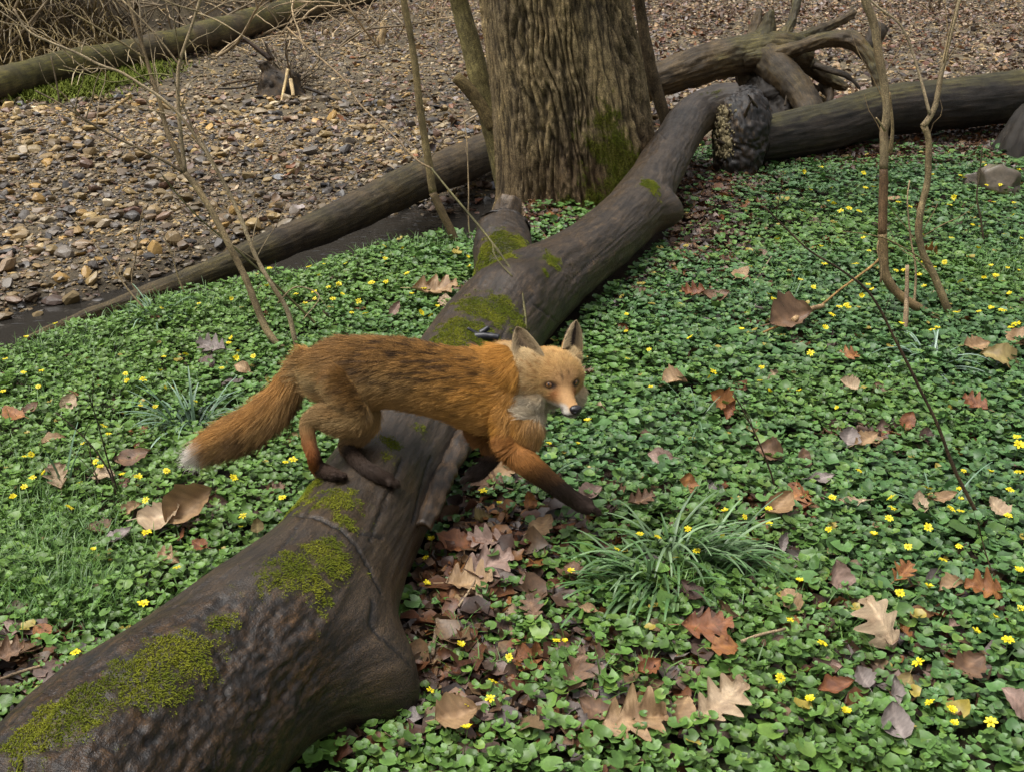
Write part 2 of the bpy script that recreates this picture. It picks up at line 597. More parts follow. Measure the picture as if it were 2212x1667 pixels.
# --- the big fallen log the fox stands on
main_rows = [px_row(*r) for r in (
    (90, 1880, .21, 290), (288, 1652, .18, 262), (494, 1468, .16, 212), (668, 1298, .15, 172), (762, 1165, .14, 139), (828, 1050, .14, 130),
    (890, 950, .14, 122), (980, 830, .14, 116), (1068, 712, .15, 110), (1132, 645, .16, 97), (1212, 588, .17, 76), (1295, 526, .18, 68),
    (1370, 455, .19, 62), (1414, 385, .22, 54), (1458, 308, .27, 48), (1500, 252, .32, 46), (1550, 226, .37, 43), (1592, 222, .38, 42))]
V0, F0, A0 = tube(main_rows, .0046, 300, None)
bump_pts = []
for px, py, amp, sig in ((815, 1472, .105, .098), (770, 1450, .03, .13), (1440, 455, .075, .075), (1120, 600, .035, .12), (610, 1270, .02, .12), (820, 1000, .015, .1)):
    bump_pts.append((near_vert(V0, px, py), amp, sig))
rot_c = near_vert(V0, 560, 1480)
rot_d = near_vert(V0, 300, 1580)
def cracks(V):
    d = np.full(len(V), 9.0)
    for line in (((610, 1105), (680, 1122), (735, 1143), (770, 1175), (800, 1225), (812, 1285)), ((640, 1045), (622, 1085)), ((760, 1145), (830, 1160)),
                 ((1150, 660), (1210, 700), (1280, 640)), ((1395, 265), (1440, 300)), ((935, 985), (905, 1060), (890, 1130)), ((705, 1060), (640, 1145), (572, 1240)), ((862, 1000), (826, 1090), (800, 1170)),
                 ((790, 1300), (770, 1350), (790, 1400)), ((1240, 600), (1330, 520), (1390, 470)), ((1060, 780), (1100, 700), (1150, 640))):
        pts = []
        for (a, b_), (c_, d_) in zip(line[:-1], line[1:]):
            for k in np.linspace(0, 1, 22)[:-1]:
                pts.append(near_vert(V0, a + (c_ - a) * k, b_ + (d_ - b_) * k))
        for p in pts:
            d = np.minimum(d, np.linalg.norm(V - p, axis=1))
    return d
ck = cracks(V0)
def main_disp(V, D, tc, TH, LL):
    o = .008 * fbm(np.stack([tc[:, 0] * 5, tc[:, 1] * 5, tc[:, 2] * 1.6], -1), 4) * 1.6
    o += .0035 * fbm(np.stack([tc[:, 0] * 40, tc[:, 1] * 40, tc[:, 2] * 6], -1), 4)
    for p, a, s in bump_pts:
        o += a * np.exp(-((V - p) ** 2).sum(1) / s ** 2)
    rw = np.maximum(np.exp(-((V - rot_c) ** 2).sum(1) / .2 ** 2), np.exp(-((V - rot_d) ** 2).sum(1) / .26 ** 2))
    q = np.stack([tc[:, 0] * 16, tc[:, 1] * 16, tc[:, 2] * 7], -1)
    o += rw * (.007 * fbm(q, 4, .5) + .007 * fbm(np.stack([tc[:, 0] * 60, tc[:, 1] * 60, tc[:, 2] * 26], -1), 5, .68) - .003)
    o -= .006 * rw * sstep(.12, .55, fbm(V * np.array([26, 26, 32]), 5, .72))
    lim = sstep(1.75, 2.6, LL) * (1 - sstep(3.2, 3.9, LL))
    o += lim * .004 * np.maximum(0, pn(V * 70)) * sstep(-.1, .4, fbm(V * 4))
    return o - .004 * np.exp(-(ck[:len(V)] / .005) ** 2)
V, F, A = tube(main_rows, .0046, 300, main_disp)
ckf = np.concatenate([ck, np.full(len(V) - len(ck), 9.0)]) if len(ck) < len(V) else ck
def patch_mask(V, specs, nz=9, amp=.45):
    m = np.zeros(len(V))
    for px, py, rad, st in specs:
        p = near_vert(V, px, py)
        m = np.maximum(m, st * np.exp(-((V - p) ** 2).sum(1) / rad ** 2))
    return sstep(.24, .70, m + (amp * fbm(V * nz, 4) + .55 * fbm(V * 40, 4, .65)) * (m > .03))
moss_w = patch_mask(V, ((650, 1240, .07, 1), (595, 1255, .05, .85), (710, 1210, .06, 1), (700, 1290, .04, .9), (715, 1175, .03, .8), (470, 1342, .025, .6),
                        (380, 1405, .07, 1), (320, 1450, .07, 1), (262, 1478, .045, .9), (190, 1505, .045, .9), (140, 1530, .06, 1), (415, 1385, .04, .6), (60, 1590, .06, .8),
                        (735, 1075, .06, 1), (650, 1065, .055, 1), (630, 1085, .04, .9), (740, 1118, .03, .8), (850, 955, .04, .8), (835, 985, .03, .7), (900, 925, .03, .6),
                        (1050, 670, .09, 1.1), (1000, 705, .09, 1.1), (1080, 645, .06, .9), (1040, 720, .08, 1), (970, 735, .08, 1), (1110, 690, .06, .7),
                        (1190, 562, .045, .8), (1180, 590, .03, .6), (1407, 402, .06, .8), (1540, 200, .05, .7), (1075, 555, .07, 1)))
low = fbm(V * 3.2, 4)
colv = lerp((.75, .68, .62), (1.15, 1.05, 1.0), sstep(-.5, .5, low)[:, None])
rw = np.maximum(np.exp(-((V - rot_c) ** 2).sum(1) / .24 ** 2), np.exp(-((V - rot_d) ** 2).sum(1) / .3 ** 2))
colv = lerp(colv, lerp((.16, .12, .09), (1.35, .98, .62), sstep(-.45, .55, fbm(V * np.array([40, 40, 55]), 5, .7))[:, None]), (sstep(.25, .6, rw + .25 * low))[:, None])
colv = colv * (1 - .75 * np.clip(rw * 1.6, 0, 1) * sstep(.12, .5, fbm(V * np.array([26, 26, 32]), 5, .72)))[:, None]
limb = sstep(1.9, 2.6, A['tc'][:, 2])
fleck = limb * sstep(.18, .45, fbm(V * 38, 3)) * sstep(-.1, .3, fbm(V * 3.5 + 4)) * (1 - sstep(3.2, 3.8, A['tc'][:, 2]))
colv = lerp(colv, (2.6, 2.2, 1.7), (.55 * fleck)[:, None])
colv = lerp(colv, np.array([1.3, 1.22, 1.12]), (.5 * sstep(2.6, 3.6, A['tc'][:, 2]))[:, None])
colv = lerp(colv, (.9, 1.0, .25), (moss_w * .9)[:, None])
colv = colv * (1 - .96 * np.exp(-(ckf / .0042) ** 2))[:, None]
A['Col'] = colv
fallen_log = finish('fallen_log', (V, F, A), M['log'], label='long wet brown fallen log with moss patches and a burl, which the fox stands on', cat='log')
LOGV, LOGF = V, F
print('log depth', [float(depth(near_vert(V, *p))) for p in ((700, 1030), (845, 1040), (800, 1010), (749, 962))])
moss_strands('moss', V, F, np.clip(moss_w - .1, 0, 1), 52000, .0095, fallen_log)
# upright mossy stub of the fork, with the pale wood left standing in it
rows = [px_row(1118, 655, .12, 88), px_row(1100, 600, .17, 76), px_row(1088, 545, .205, 66), px_row(1088, 500, .235, 55), px_row(1090, 489, .25, 50)]
def stub_disp(V, D, tc, TH, LL):
    return .01 * fbm(V * 8) + .004 * fbm(V * 40) + .012 * sstep(LL.max() - .05, LL.max() - .012, LL) * (1 + pn(V * 45))
V, F, A = tube(rows, .008, 90, stub_disp)
mw = patch_mask(V, ((1075, 530, .10, 1.2), (1110, 520, .08, 1), (1050, 580, .08, 1), (1040, 610, .06, .9)), 9, .5)
e = sstep(A['tc'][:, 2].max() - .045, A['tc'][:, 2].max() - .01, A['tc'][:, 2])
A['Col'] = lerp(lerp((.9, .82, .75), (.9, 1.0, .25), (mw * .9)[:, None]), (.35, .3, .28), e[:, None])
stub = finish('branch_stub', (V, F, A), M['log'], fallen_log)
moss_strands('moss', V, F, np.clip(mw - .1, 0, 1), 14000, .010, stub)
rows = [px_row(1089, 497, .24, 36), px_row(1094, 468, .28, 33), px_row(1099, 440, .33, 27), px_row(1101, 428, .35, 22)]
V, F, A = tube(rows, .006, 40, lambda V, D, tc, TH, LL: .006 * fbm(tc * np.array([60, 60, 5])) - .014 * np.exp(-((TH - 3.3) / .16) ** 2) + .01 * pn(D * 3) * sstep(LL.max() - .05, LL.max(), LL))
A['Col'] = np.tile((2.3, 2.1, 1.8), (len(V), 1)) * (1 - .8 * np.exp(-((np.arctan2(A['tc'][:, 1], A['tc'][:, 0]) % (2 * math.pi) - 3.3) / .12) ** 2))[:, None]
finish('inner_wood', (V, F, A), M['log'], stub)
# the broken, drooping end of the limb with crumbled pale wood on its face
rows = [px_row(1588, 210, .40, 40), px_row(1598, 232, .35, 56), px_row(1600, 275, .26, 62), px_row(1596, 320, .15, 56), px_row(1592, 372, .02, 46), px_row(1590, 395, -.05, 40)]
def brk(V, D, tc, TH, LL):
    return .018 * fbm(V * 9, 4, .6) + .012 * (sstep(.02, .3, np.abs(pn(V * np.array([26, 26, 12])))) - .6) + .005 * pn(V * 55)
V, F, A = tube(rows, .007, 110, brk)
nn = vnormals(V, F)
pale = sstep(.1, .5, -nn[:, 0] * .95 - nn[:, 1] * .15 - .02) * sstep(-.1, .25, fbm(V * 26, 4, .6)) * sstep(.12, .20, V[:, 2]) * sstep(.44, .38, V[:, 2])
A['Col'] = lerp(lerp((.10, .08, .065), (.62, .47, .34), sstep(-.3, .5, fbm(V * 22, 4, .65))[:, None]), (3.0, 2.5, 1.7), (pale * .75)[:, None])
finish('broken_end', (V, F, A), M['log'], fallen_log, label='broken drooping end of the log with pale crumbled wood')
# torn splinters along the break
for k in range(6):
    g_ = np.random.default_rng(400 + k)
    px, py = g_.uniform(1545, 1640), g_.uniform(200, 330)
    q = near_vert(V, px, py)
    d = norm(np.array([g_.normal() * .5 - .25, -.35, .55 + .4 * g_.random()]))
    L = g_.uniform(.04, .10)
    Vs, Fs, As = tube([[*(q - d * .03), .012], [*(q + d * L * .5), .008], [*(q + d * L), .002]], .012, 7, lambda V, D, tc, TH, LL: .004 * pn(V * 60))
    As['Col'] = np.tile(np.array((2.4, 2.0, 1.4)) * g_.uniform(.3, 1.0), (len(Vs), 1))
    SPL = [(Vs, Fs, As)] if k == 0 else SPL + [(Vs, Fs, As)]
BRK_OBJ = [o for o in bpy.data.objects if o.name == 'broken_end'][0]
finish('splinters', merge(SPL), M['log'], BRK_OBJ)
g_ = np.random.default_rng(431)
pts = np.array([near_vert(V, g_.normal(1560, 9) + .06 * (y_ - 240), y_) for y_ in g_.uniform(230, 340, 620)])
sz = np.exp(g_.normal(size=620) * .45) * .0048
geo = merge([(lambda v_, f_: (v_, [f_], {'Col': np.tile(np.array((.30, .245, .135)) * g_.uniform(.45, 1.15), (len(v_), 1))}))(*(lambda q: (q[0] * np.array([1, .8, 1.3]) * s_ * (1 + .9 * pn(q[0] * 1.7 + k * 3.1))[:, None] + p_ + g_.normal(size=3) * .006, q[1]))(ICO1)) for k, (p_, s_) in enumerate(zip(pts, sz))])
finish('crumbled_wood', geo, M['crumb'], BRK_OBJ, kind='stuff')
rows = [px_row(1606, 262, .27, 52), px_row(1632, 262, .265, 46), px_row(1646, 262, .262, 38)]
V, F, A = tube(rows, .008, 60, brk)
A['Col'] = lerp((.6, .5, .45), (1.9, 1.35, .8), sstep(-.3, .4, fbm(V * 12))[:, None] * sstep(.02, .10, A['tc'][:, 2])[:, None])
finish('side_stub', (V, F, A), M['log'], fallen_log)
# the slab of bark lifting off its right flank
def flap(C, width, bend, th=.012):
    S = crom(C, .01)
    P = S[:, :3]
    T, N, B = frames(P)
    a = np.linspace(-1, 1, 13)
    wv = (width * (.55 + .45 * np.sin(np.linspace(.25, 2.9, len(P)))) * (1 + .3 * pn(P * 30)))[:, None]
    mid = P[:, None] + B[:, None] * (a[None] * wv)[:, :, None] + N[:, None] * (-bend * a * a)[None, :, None]
    n0 = len(P)
    wob = (fbm(mid.reshape(-1, 3) * np.array([30, 12, 30]), 4) * .008).reshape(n0, 13, 1)
    top = mid + N[:, None] * (th / 2 + wob)
    bot = mid - N[:, None] * (th / 2 - wob * .6)
    Vv = np.concatenate([top.reshape(-1, 3), bot.reshape(-1, 3)])
    i = np.arange(n0 - 1)[:, None] * 13 + np.arange(12)[None]
    q = np.stack([i, i + 1, i + 14, i + 13], -1).reshape(-1, 4)
    o = n0 * 13
    ed = []
    for k in range(n0 - 1):
        ed += [(k * 13, (k + 1) * 13, (k + 1) * 13 + o, k * 13 + o), (k * 13 + 12 + o, (k + 1) * 13 + 12 + o, (k + 1) * 13 + 12, k * 13 + 12)]
    for k in range(12):
        ed += [(k + 1, k, k + o, k + 1 + o), ((n0 - 1) * 13 + k, (n0 - 1) * 13 + k + 1, (n0 - 1) * 13 + k + 1 + o, (n0 - 1) * 13 + k + o)]
    tcv = np.stack([np.broadcast_to(a * width, (n0, 13)), np.zeros((n0, 13)), np.broadcast_to((np.arange(n0) * .01)[:, None], (n0, 13))], -1).reshape(-1, 3)
    return Vv, [q, q[:, ::-1] + o, np.array(ed)], {'tc': np.concatenate([tcv, tcv])}
geo = flap([[*(near_vert(LOGV, x_, y_) + np.array([.014, -.008, .002]))] for x_, y_ in ((1000, 905), (962, 985), (925, 1062), (900, 1130))], .030, .012, .012)
geo[2]['Col'] = np.tile((1.35, 1.1, .88), (len(geo[0]), 1)) * (.4 + .9 * sstep(-.4, .4, fbm(geo[0] * np.array([60, 25, 60]), 3)))[:, None]
finish('loose_bark', geo, M['log'], fallen_log, label='grey slab of bark lifting off the log')

# --- slim log lying across the stream
rows = [px_row(60, 732, .0, 6), px_row(130, 704, .0, 11), px_row(300, 644, .0, 20), px_row(450, 590, .0, 27), px_row(560, 545, -.02, 32), px_row(720, 480, -.05, 38), px_row(880, 402, -.08, 42),
        px_row(1000, 352, -.1, 42), px_row(1080, 318, -.1, 41), px_row(1200, 270, -.08, 40)]
V, F, A = tube(rows, .012, 90, lambda V, D, tc, TH, LL: .008 * fbm(V * 4) + .004 * fbm(tc * np.array([60, 60, 4])))
up = vnormals(V, F)[:, 2]
A['Col'] = lerp((.75, .72, .75), (1.35, 1.2, .95), (sstep(-.3, .4, fbm(V * 3)) * .5 + .5 * sstep(1.6, 3.6, A['tc'][:, 2]))[:, None]) * .85
A['Col'] = lerp(A['Col'], (1.35, 1.25, .85), (.8 * (1 - sstep(.2, 1.5, A['tc'][:, 2])))[:, None])
A['Col'] = lerp(A['Col'], (.8, .9, .35), (.5 * sstep(.0, .5, fbm(V * 2.2 + 7)))[:, None])
slim_log = finish('slim_log', (V, F, A), M['oldwood'], label='slim grey-brown log sloping across the stream, its thin end on the green bank', cat='log')
# --- mossy log by the far bank
rows = [px_row(-260, 232, -.07, 40), px_row(-60, 196, -.08, 36), px_row(120, 148, -.08, 32), px_row(300, 112, -.08, 30), px_row(450, 74, -.06, 29), px_row(560, 44, -.05, 28), px_row(690, 10, -.03, 26), px_row(800, -20, 0, 25)]
V, F, A = tube(rows, .04, 60, lambda V, D, tc, TH, LL: .02 * fbm(V * 2) + .008 * fbm(V * 9))
A['Col'] = lerp((1.0, .94, .82), (1.15, 1.3, .42), (sstep(-.35, .25, fbm(V * 1.1 + 2)) * sstep(-.4, .4, vnormals(V, F)[:, 2]))[:, None]) * (.8 + .5 * sstep(-.4, .4, fbm(V * 5)))[:, None]
finish('far_log', (V, F, A), M['oldwood'], label='thick mossy log lying along the far bank beyond the gravel', cat='log')

# --- dark log on the right, resting on its stump
rows = [px_row(1628, 306, .17, 46), px_row(1690, 294, .175, 50), px_row(1780, 276, .19, 51), px_row(1907, 240, .22, 53), px_row(2040, 226, .24, 54), px_row(2207, 208, .26, 55), px_row(2420, 190, .3, 58)]
V, F, A = tube(rows, .014, 110, lambda V, D, tc, TH, LL: .012 * fbm(V * 3) + .006 * fbm(tc * np.array([50, 50, 4])))
nz = vnormals(V, F)[:, 2]
A['Col'] = lerp((.26, .22, .21), (.85, .95, .34), (sstep(.55, .95, nz + .25 * fbm(V * 6)) * .8)[:, None]) * (.7 + .5 * sstep(-.4, .4, fbm(V * 4)))[:, None]
dark_log = finish('dark_log', (V, F, A), M['oldwood'], label='dark heavy log with a thin mossy top, reaching to the right edge', cat='log')
p = ground_at(2195, 352)
rows = [[p[0] + .12, p[1] + .12, -.12, .26], [p[0] + .12, p[1] + .12, 0, .22], [p[0] + .16, p[1] + .18, .16, .15], [p[0] + .2, p[1] + .22, .24, .12]]
V, F, A = tube(rows, .015, 60, lambda V, D, tc, TH, LL: .03 * pn(np.stack([np.cos(TH * 1) * 2, np.sin(TH) * 2, LL], -1)) + .01 * fbm(V * 12))
A['Col'] = np.tile((.2, .18, .16), (len(V), 1))
finish('dark_stump', (V, F, A), M['oldwood'], label='short dark stump under the dark log at the right edge', cat='stump')

# --- mossy uprooted log behind it, with snags, an arching root and legs
R1 = lambda px, py, t, r: pt_row(px, py, t, r)
TB = 8.3
rows = [R1(1300, 205, TB, 36), R1(1425, 172, TB, 38), R1(1500, 146, TB, 39), R1(1580, 124, TB - .02, 41), R1(1650, 112, TB - .05, 44), R1(1705, 112, TB - .05, 40), R1(1745, 120, TB, 28)]
grain = lambda V, D, tc, TH, LL: .016 * fbm(V * 3) + .010 * fbm(tc * np.array([45, 45, 5])) + np.minimum(.012, np.hypot(tc[:, 0], tc[:, 1]) * .35) * fbm(V * 16, 4, .65)
V, F, A = tube(rows, .014, 90, grain)
mc = lambda V, F, k=.8: lerp((.85, .72, .5), (.85, .95, .32), (k * sstep(-.3, .35, fbm(V * 2.5)) * sstep(-.3, .5, vnormals(V, F)[:, 2]))[:, None]) * (.7 + .6 * sstep(-.4, .4, fbm(V * 6)))[:, None]
A['Col'] = mc(V, F)
uproot = finish('uprooted_log', (V, F, A), M['oldwood'], label='mossy uprooted log with snags and an arching root, behind the dark log', cat='log')
for nm, rw in (('snag', [R1(1640, 105, TB - .05, 34), R1(1655, 70, TB - .08, 24), R1(1662, 40, TB - .1, 14), R1(1668, 22, TB - .12, 5)]),
               ('snag', [R1(1625, 95, TB + .1, 20), R1(1632, 55, TB + .12, 15), R1(1640, 20, TB + .15, 6)]),
               ('snag', [R1(1690, 85, TB + .1, 12), R1(1712, 40, TB + .2, 9), R1(1728, -30, TB + .3, 9)]),
               ('snag', [R1(1700, 95, TB, 16), R1(1770, 68, TB + .1, 12), R1(1835, 34, TB + .2, 9), R1(1846, 24, TB + .2, 7)]),
               ('arching_root', [R1(1610, 128, TB - .1, 22), R1(1680, 118, TB - .2, 20), R1(1740, 100, TB - .3, 17), R1(1790, 85, TB - .35, 16), R1(1840, 88, TB - .4, 16), R1(1870, 112, TB - .45, 16), R1(1892, 150, TB - .5, 15), R1(1905, 205, TB - .5, 13)]),
               ('leaning_root', [R1(1660, 130, TB - .1, 40), R1(1700, 170, TB - .25, 36), R1(1740, 220, TB - .4, 30), R1(1755, 270, TB - .55, 26), R1(1752, 330, TB - .75, 24), R1(1757, 365, TB - .95, 24)]),
               ('leaning_root', [R1(1620, 140, TB + .1, 36), R1(1630, 200, TB + .1, 32), R1(1640, 270, TB, 28)]),
               ('root', [R1(1730, 130, TB + .1, 20), R1(1790, 170, TB + .15, 14), R1(1830, 190, TB + .1, 7)]),
               ('root', [R1(1760, 215, TB + .2, 10), R1(1800, 238, TB + .2, 10), R1(1850, 250, TB + .15, 5)])):
    V, F, A = tube(rw, .012, 40, grain)
    A['Col'] = mc(V, F, .3 if 'lean' in nm else .8) * (.75 if 'lean' in nm else 1)
    finish(nm, (V, F, A), M['oldwood'], uproot)
rows = [R1(1650, 140, TB + .05, 30), R1(1665, 190, TB - .05, 46), R1(1690, 240, TB - .1, 50), R1(1690, 300, TB - .3, 40), R1(1690, 345, TB - .5, 30)]
V, F, A = tube(rows, .014, 60, lambda V, D, tc, TH, LL: .07 * fbm(V * 6, 4, .6) + .02 * pn(V * 30))
A['Col'] = np.tile((.17, .14, .12), (len(V), 1))
finish('root_mass', (V, F, A), M['oldwood'], uproot)
for k in range(11):
    g_ = np.random.default_rng(500 + k)
    x_, y_ = g_.uniform(1640, 1780), g_.uniform(120, 220)
    dx_, dy_ = g_.uniform(-60, 110), g_.uniform(20, 120)
    t_ = TB - .2 + .5 * g_.random()
    rw = [R1(x_, y_, t_, g_.uniform(6, 12)), R1(x_ + dx_ * .4 + g_.normal() * 8, y_ + dy_ * .3, t_ - .08, g_.uniform(5, 9)), R1(x_ + dx_ * .75 + g_.normal() * 10, y_ + dy_ * .7, t_ - .15, g_.uniform(3, 6)), R1(x_ + dx_, y_ + dy_ + g_.normal() * 6, t_ - .2, 2)]
    V, F, A = tube(rw, .014, 16, grain)
    A['Col'] = np.tile(np.array((.5, .42, .33)) * g_.uniform(.35, 1.2), (len(V), 1))
    finish('root', (V, F, A), M['oldwood'], uproot)
rows = [R1(1872, 105, 9.4, 14), R1(1895, 72, 9.4, 17), R1(1905, 58, 9.4, 15)]
V, F, A = tube(rows, .012, 30, grain)
A['Col'] = np.tile((.45, .4, .36), (len(V), 1))
finish('wood_chunk', (V, F, A), M['oldwood'], label='short dark broken wood chunk standing behind the arching root', cat='wood chunk')
rows = [px_row(1800, 315, -.02, 12), px_row(1850, 296, 0, 11), px_row(1900, 289, 0, 11)]
V, F, A = tube(rows, .012, 30, grain)
A['Col'] = np.tile((.35, .3, .28), (len(V), 1))
finish('dark_branch', (V, F, A), M['oldwood'], label='short dark branch lying under the dark log', cat='branch')

# --- the big tree with furrowed bark
TX = lambda z: np.interp(z, [-.3, 0, .55, 1.05, 2, 5, 7], [.38, .36, .295, .20, .10, -.1, -.2])
rows = [[TX(z), 5.72 + .02 * z, z, r] for z, r in ((-.35, .50), (-.15, .46), (0, .425), (.15, .412), (.35, .402), (.6, .388), (.9, .368), (1.2, .352), (1.7, .338), (2.4, .32), (3.4, .30), (4.6, .27), (6.2, .22), (7.5, .17))]
def furrow(V, D, tc, TH, LL):
    q = np.stack([np.cos(TH), np.sin(TH), LL * 0], -1)
    wv = .10 * fbm(np.stack([np.cos(TH) * 2, np.sin(TH) * 2, LL * 2.2], -1), 3)
    a = TH + wv
    k = np.stack([np.cos(a) * 14, np.sin(a) * 14, LL * 3.4], -1)
    rid = sstep(.02, .34, np.abs(pn(k))) * 2 - 1
    k2 = np.stack([np.cos(a) * 36, np.sin(a) * 36, LL * 13 + 3], -1)
    rid2 = sstep(.02, .4, np.abs(pn(k2))) * 2 - 1
    fl = np.exp(-np.clip(LL - .25, 0, 9) / .22)
    root = fl * (.10 * np.maximum(0, np.cos(TH - TH_R)) ** 3 + .05 * np.maximum(0, np.cos(3 * TH + .6)))
    smooth_side = .35 + .65 * sstep(-.3, .25, pn(q * 1.3 + 3))
    furrow.g = rid * .7 + rid2 * .3
    return (.012 * rid + .006 * rid2 + .003 * pn(V * 45)) * smooth_side + root + .02 * pn(q * 1.2 + LL[:, None] * .6)
TH_R = 0.0
Vt, Ft, At = tube([rows[0], rows[3]], .1, 64, None, up=(0, 1, 0))
kk = np.argmax(Vt[:64] @ np.array([.8, -.6, 0]))
TH_R = kk / 64 * 2 * math.pi
V, F, A = tube(rows, .012, 540, furrow, cap=2, up=(0, 1, 0))
aT = np.arctan2(A['tc'][:, 1], A['tc'][:, 0])
f1 = fbm(np.stack([np.cos(aT) * 1.6, np.sin(aT) * 1.6, A['tc'][:, 2] * 1.4], -1), 4)
tm = patch_mask(V, ((1330, 330, .13, 1), (1310, 270, .10, .8), (1340, 390, .14, 1), (1300, 230, .07, .6), (1290, 420, .1, .7), (1380, 350, .08, .7), (1230, 445, .06, .5)), 10, .6)
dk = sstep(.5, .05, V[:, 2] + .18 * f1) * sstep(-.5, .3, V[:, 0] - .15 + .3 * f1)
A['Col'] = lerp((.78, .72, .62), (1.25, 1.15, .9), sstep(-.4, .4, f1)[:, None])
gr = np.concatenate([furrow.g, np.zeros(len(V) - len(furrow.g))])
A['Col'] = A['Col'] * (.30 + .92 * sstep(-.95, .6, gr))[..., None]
A['Col'] = lerp(A['Col'], (.36, .235, .16), (dk * .9)[:, None])  # lower right: red-brown bark with dark shading painted in
A['Col'] = lerp(A['Col'], (.45, .55, .10), (tm * .85)[:, None])
tree = empty('big_tree', (.36, 5.72, 0), 'large tree with deeply furrowed bark and moss on its lower right side', 'tree')
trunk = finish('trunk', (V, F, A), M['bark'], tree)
moss_strands('moss', V, F, np.clip(tm - .3, 0, 1) * (V[:, 2] < 1), 12000, .015, trunk, None, (.02, .025, .004), (.06, .075, .01))
for k in range(5):
    z = 5.2 + .45 * k
    a = k * 2.4
    d = np.array([math.cos(a), math.sin(a), .7])
    b0 = np.array([TX(z), 5.8, z])
    V, F, A = tube([[*(b0), .10], [*(b0 + d * .8), .075], [*(b0 + d * 1.7 + np.array([0, 0, .3])), .045], [*(b0 + d * 2.6 + np.array([0, 0, .9])), .012]], .06, 14, lambda V, D, tc, TH, LL: .01 * fbm(V * 4))
    finish('limb', (V, F, A), M['bark'], tree)

# ------------------------------------------------------------------ gravel of the bar, one mass of stones
def ico(n):
    bm = bmesh.new()
    bmesh.ops.create_icosphere(bm, subdivisions=n, radius=1)
    bm.verts.ensure_lookup_table()
    v = np.array([x.co[:] for x in bm.verts])
    f = np.array([[x.index for x in p.verts] for p in bm.faces])
    bm.free()
    return v, f
def stone_shapes(n, k, seed):
    v, f = ico(n)
    out = []
    for i in range(k):
        w = v * (1 + .35 * pn(v * 1.1 + seed + i * 7.7) + .14 * pn(v * 2.7 + i * 3.1))[:, None]
        for q in range(9):                       # flats
            d = norm(np.random.default_rng(i * 10 + q + seed).normal(size=3))
            h = w @ d
            w = w - np.clip(h - .58, 0, 9)[:, None] * d * .92
        out.append(w)
    return out, f
def rots(n, tilt, g=rng):
    a, b_, c_ = g.random(n) * 2 * math.pi, g.normal(size=n) * tilt, g.random(n) * 2 * math.pi
    def rz(t):
        z = np.zeros_like(t); o = np.ones_like(t)
        return np.stack([np.cos(t), -np.sin(t), z, np.sin(t), np.cos(t), z, z, z, o], -1).reshape(-1, 3, 3)
    t = b_; z = np.zeros_like(t); o = np.ones_like(t)
    rx = np.stack([o, z, z, z, np.cos(t), -np.sin(t), z, np.sin(t), np.cos(t)], -1).reshape(-1, 3, 3)
    return rz(a) @ rx @ rz(c_)
def rz_only(a):
    z = np.zeros_like(a); o = np.ones_like(a)
    return np.stack([np.cos(a), -np.sin(a), z, np.sin(a), np.cos(a), z, z, z, o], -1).reshape(-1, 3, 3)
def spread(shapes, faces, P, Rm, S, colr, vary=None):
    """copies of template shapes (list of (m,3)) at P with rotations and (n,3) scales -> geo"""
    n, m = len(P), len(shapes[0])
    T = np.stack(shapes)[rng.integers(0, len(shapes), n)] * S[:, None, :]
    V = np.einsum('nij,nmj->nmi', Rm, T) + P[:, None]
    F = (faces[None] + (np.arange(n) * m)[:, None, None]).reshape(-1, faces.shape[1])
    C = np.repeat(colr, m, 0).reshape(n, m, 3)
    if vary is not None:
        C = C * vary[None, :, None]
    return V.reshape(-1, 3), [F], {'Col': C.reshape(-1, 3)}
PAL = np.array([(.19, .135, .060), (.26, .19, .080), (.15, .105, .060), (.088, .074, .062), (.044, .038, .034), (.125, .108, .09), (.21, .17, .11), (.30, .19, .055), (.11, .06, .035), (.42, .36, .25), (.20, .13, .085)])
PW = np.array([.18, .13, .13, .11, .13, .07, .10, .07, .06, .02, .04])
def on_gravel(x, y):
    s = bank_s(x, y)
    r = sstep(.35, 1.5, x)
    return np.where(r < .5, s > 1.22 + .12 * pn(np.stack([x * 2, y * 2, 0 * x], -1)), s > .75)
def sample_area(n, y0, y1, spread_=.58, pad=1.0):
    y = np.sqrt(y0 ** 2 + (y1 ** 2 - y0 ** 2) * rng.random(n))
    x = (rng.random(n) * 2 - 1) * (y * spread_ + pad)
    return x, y
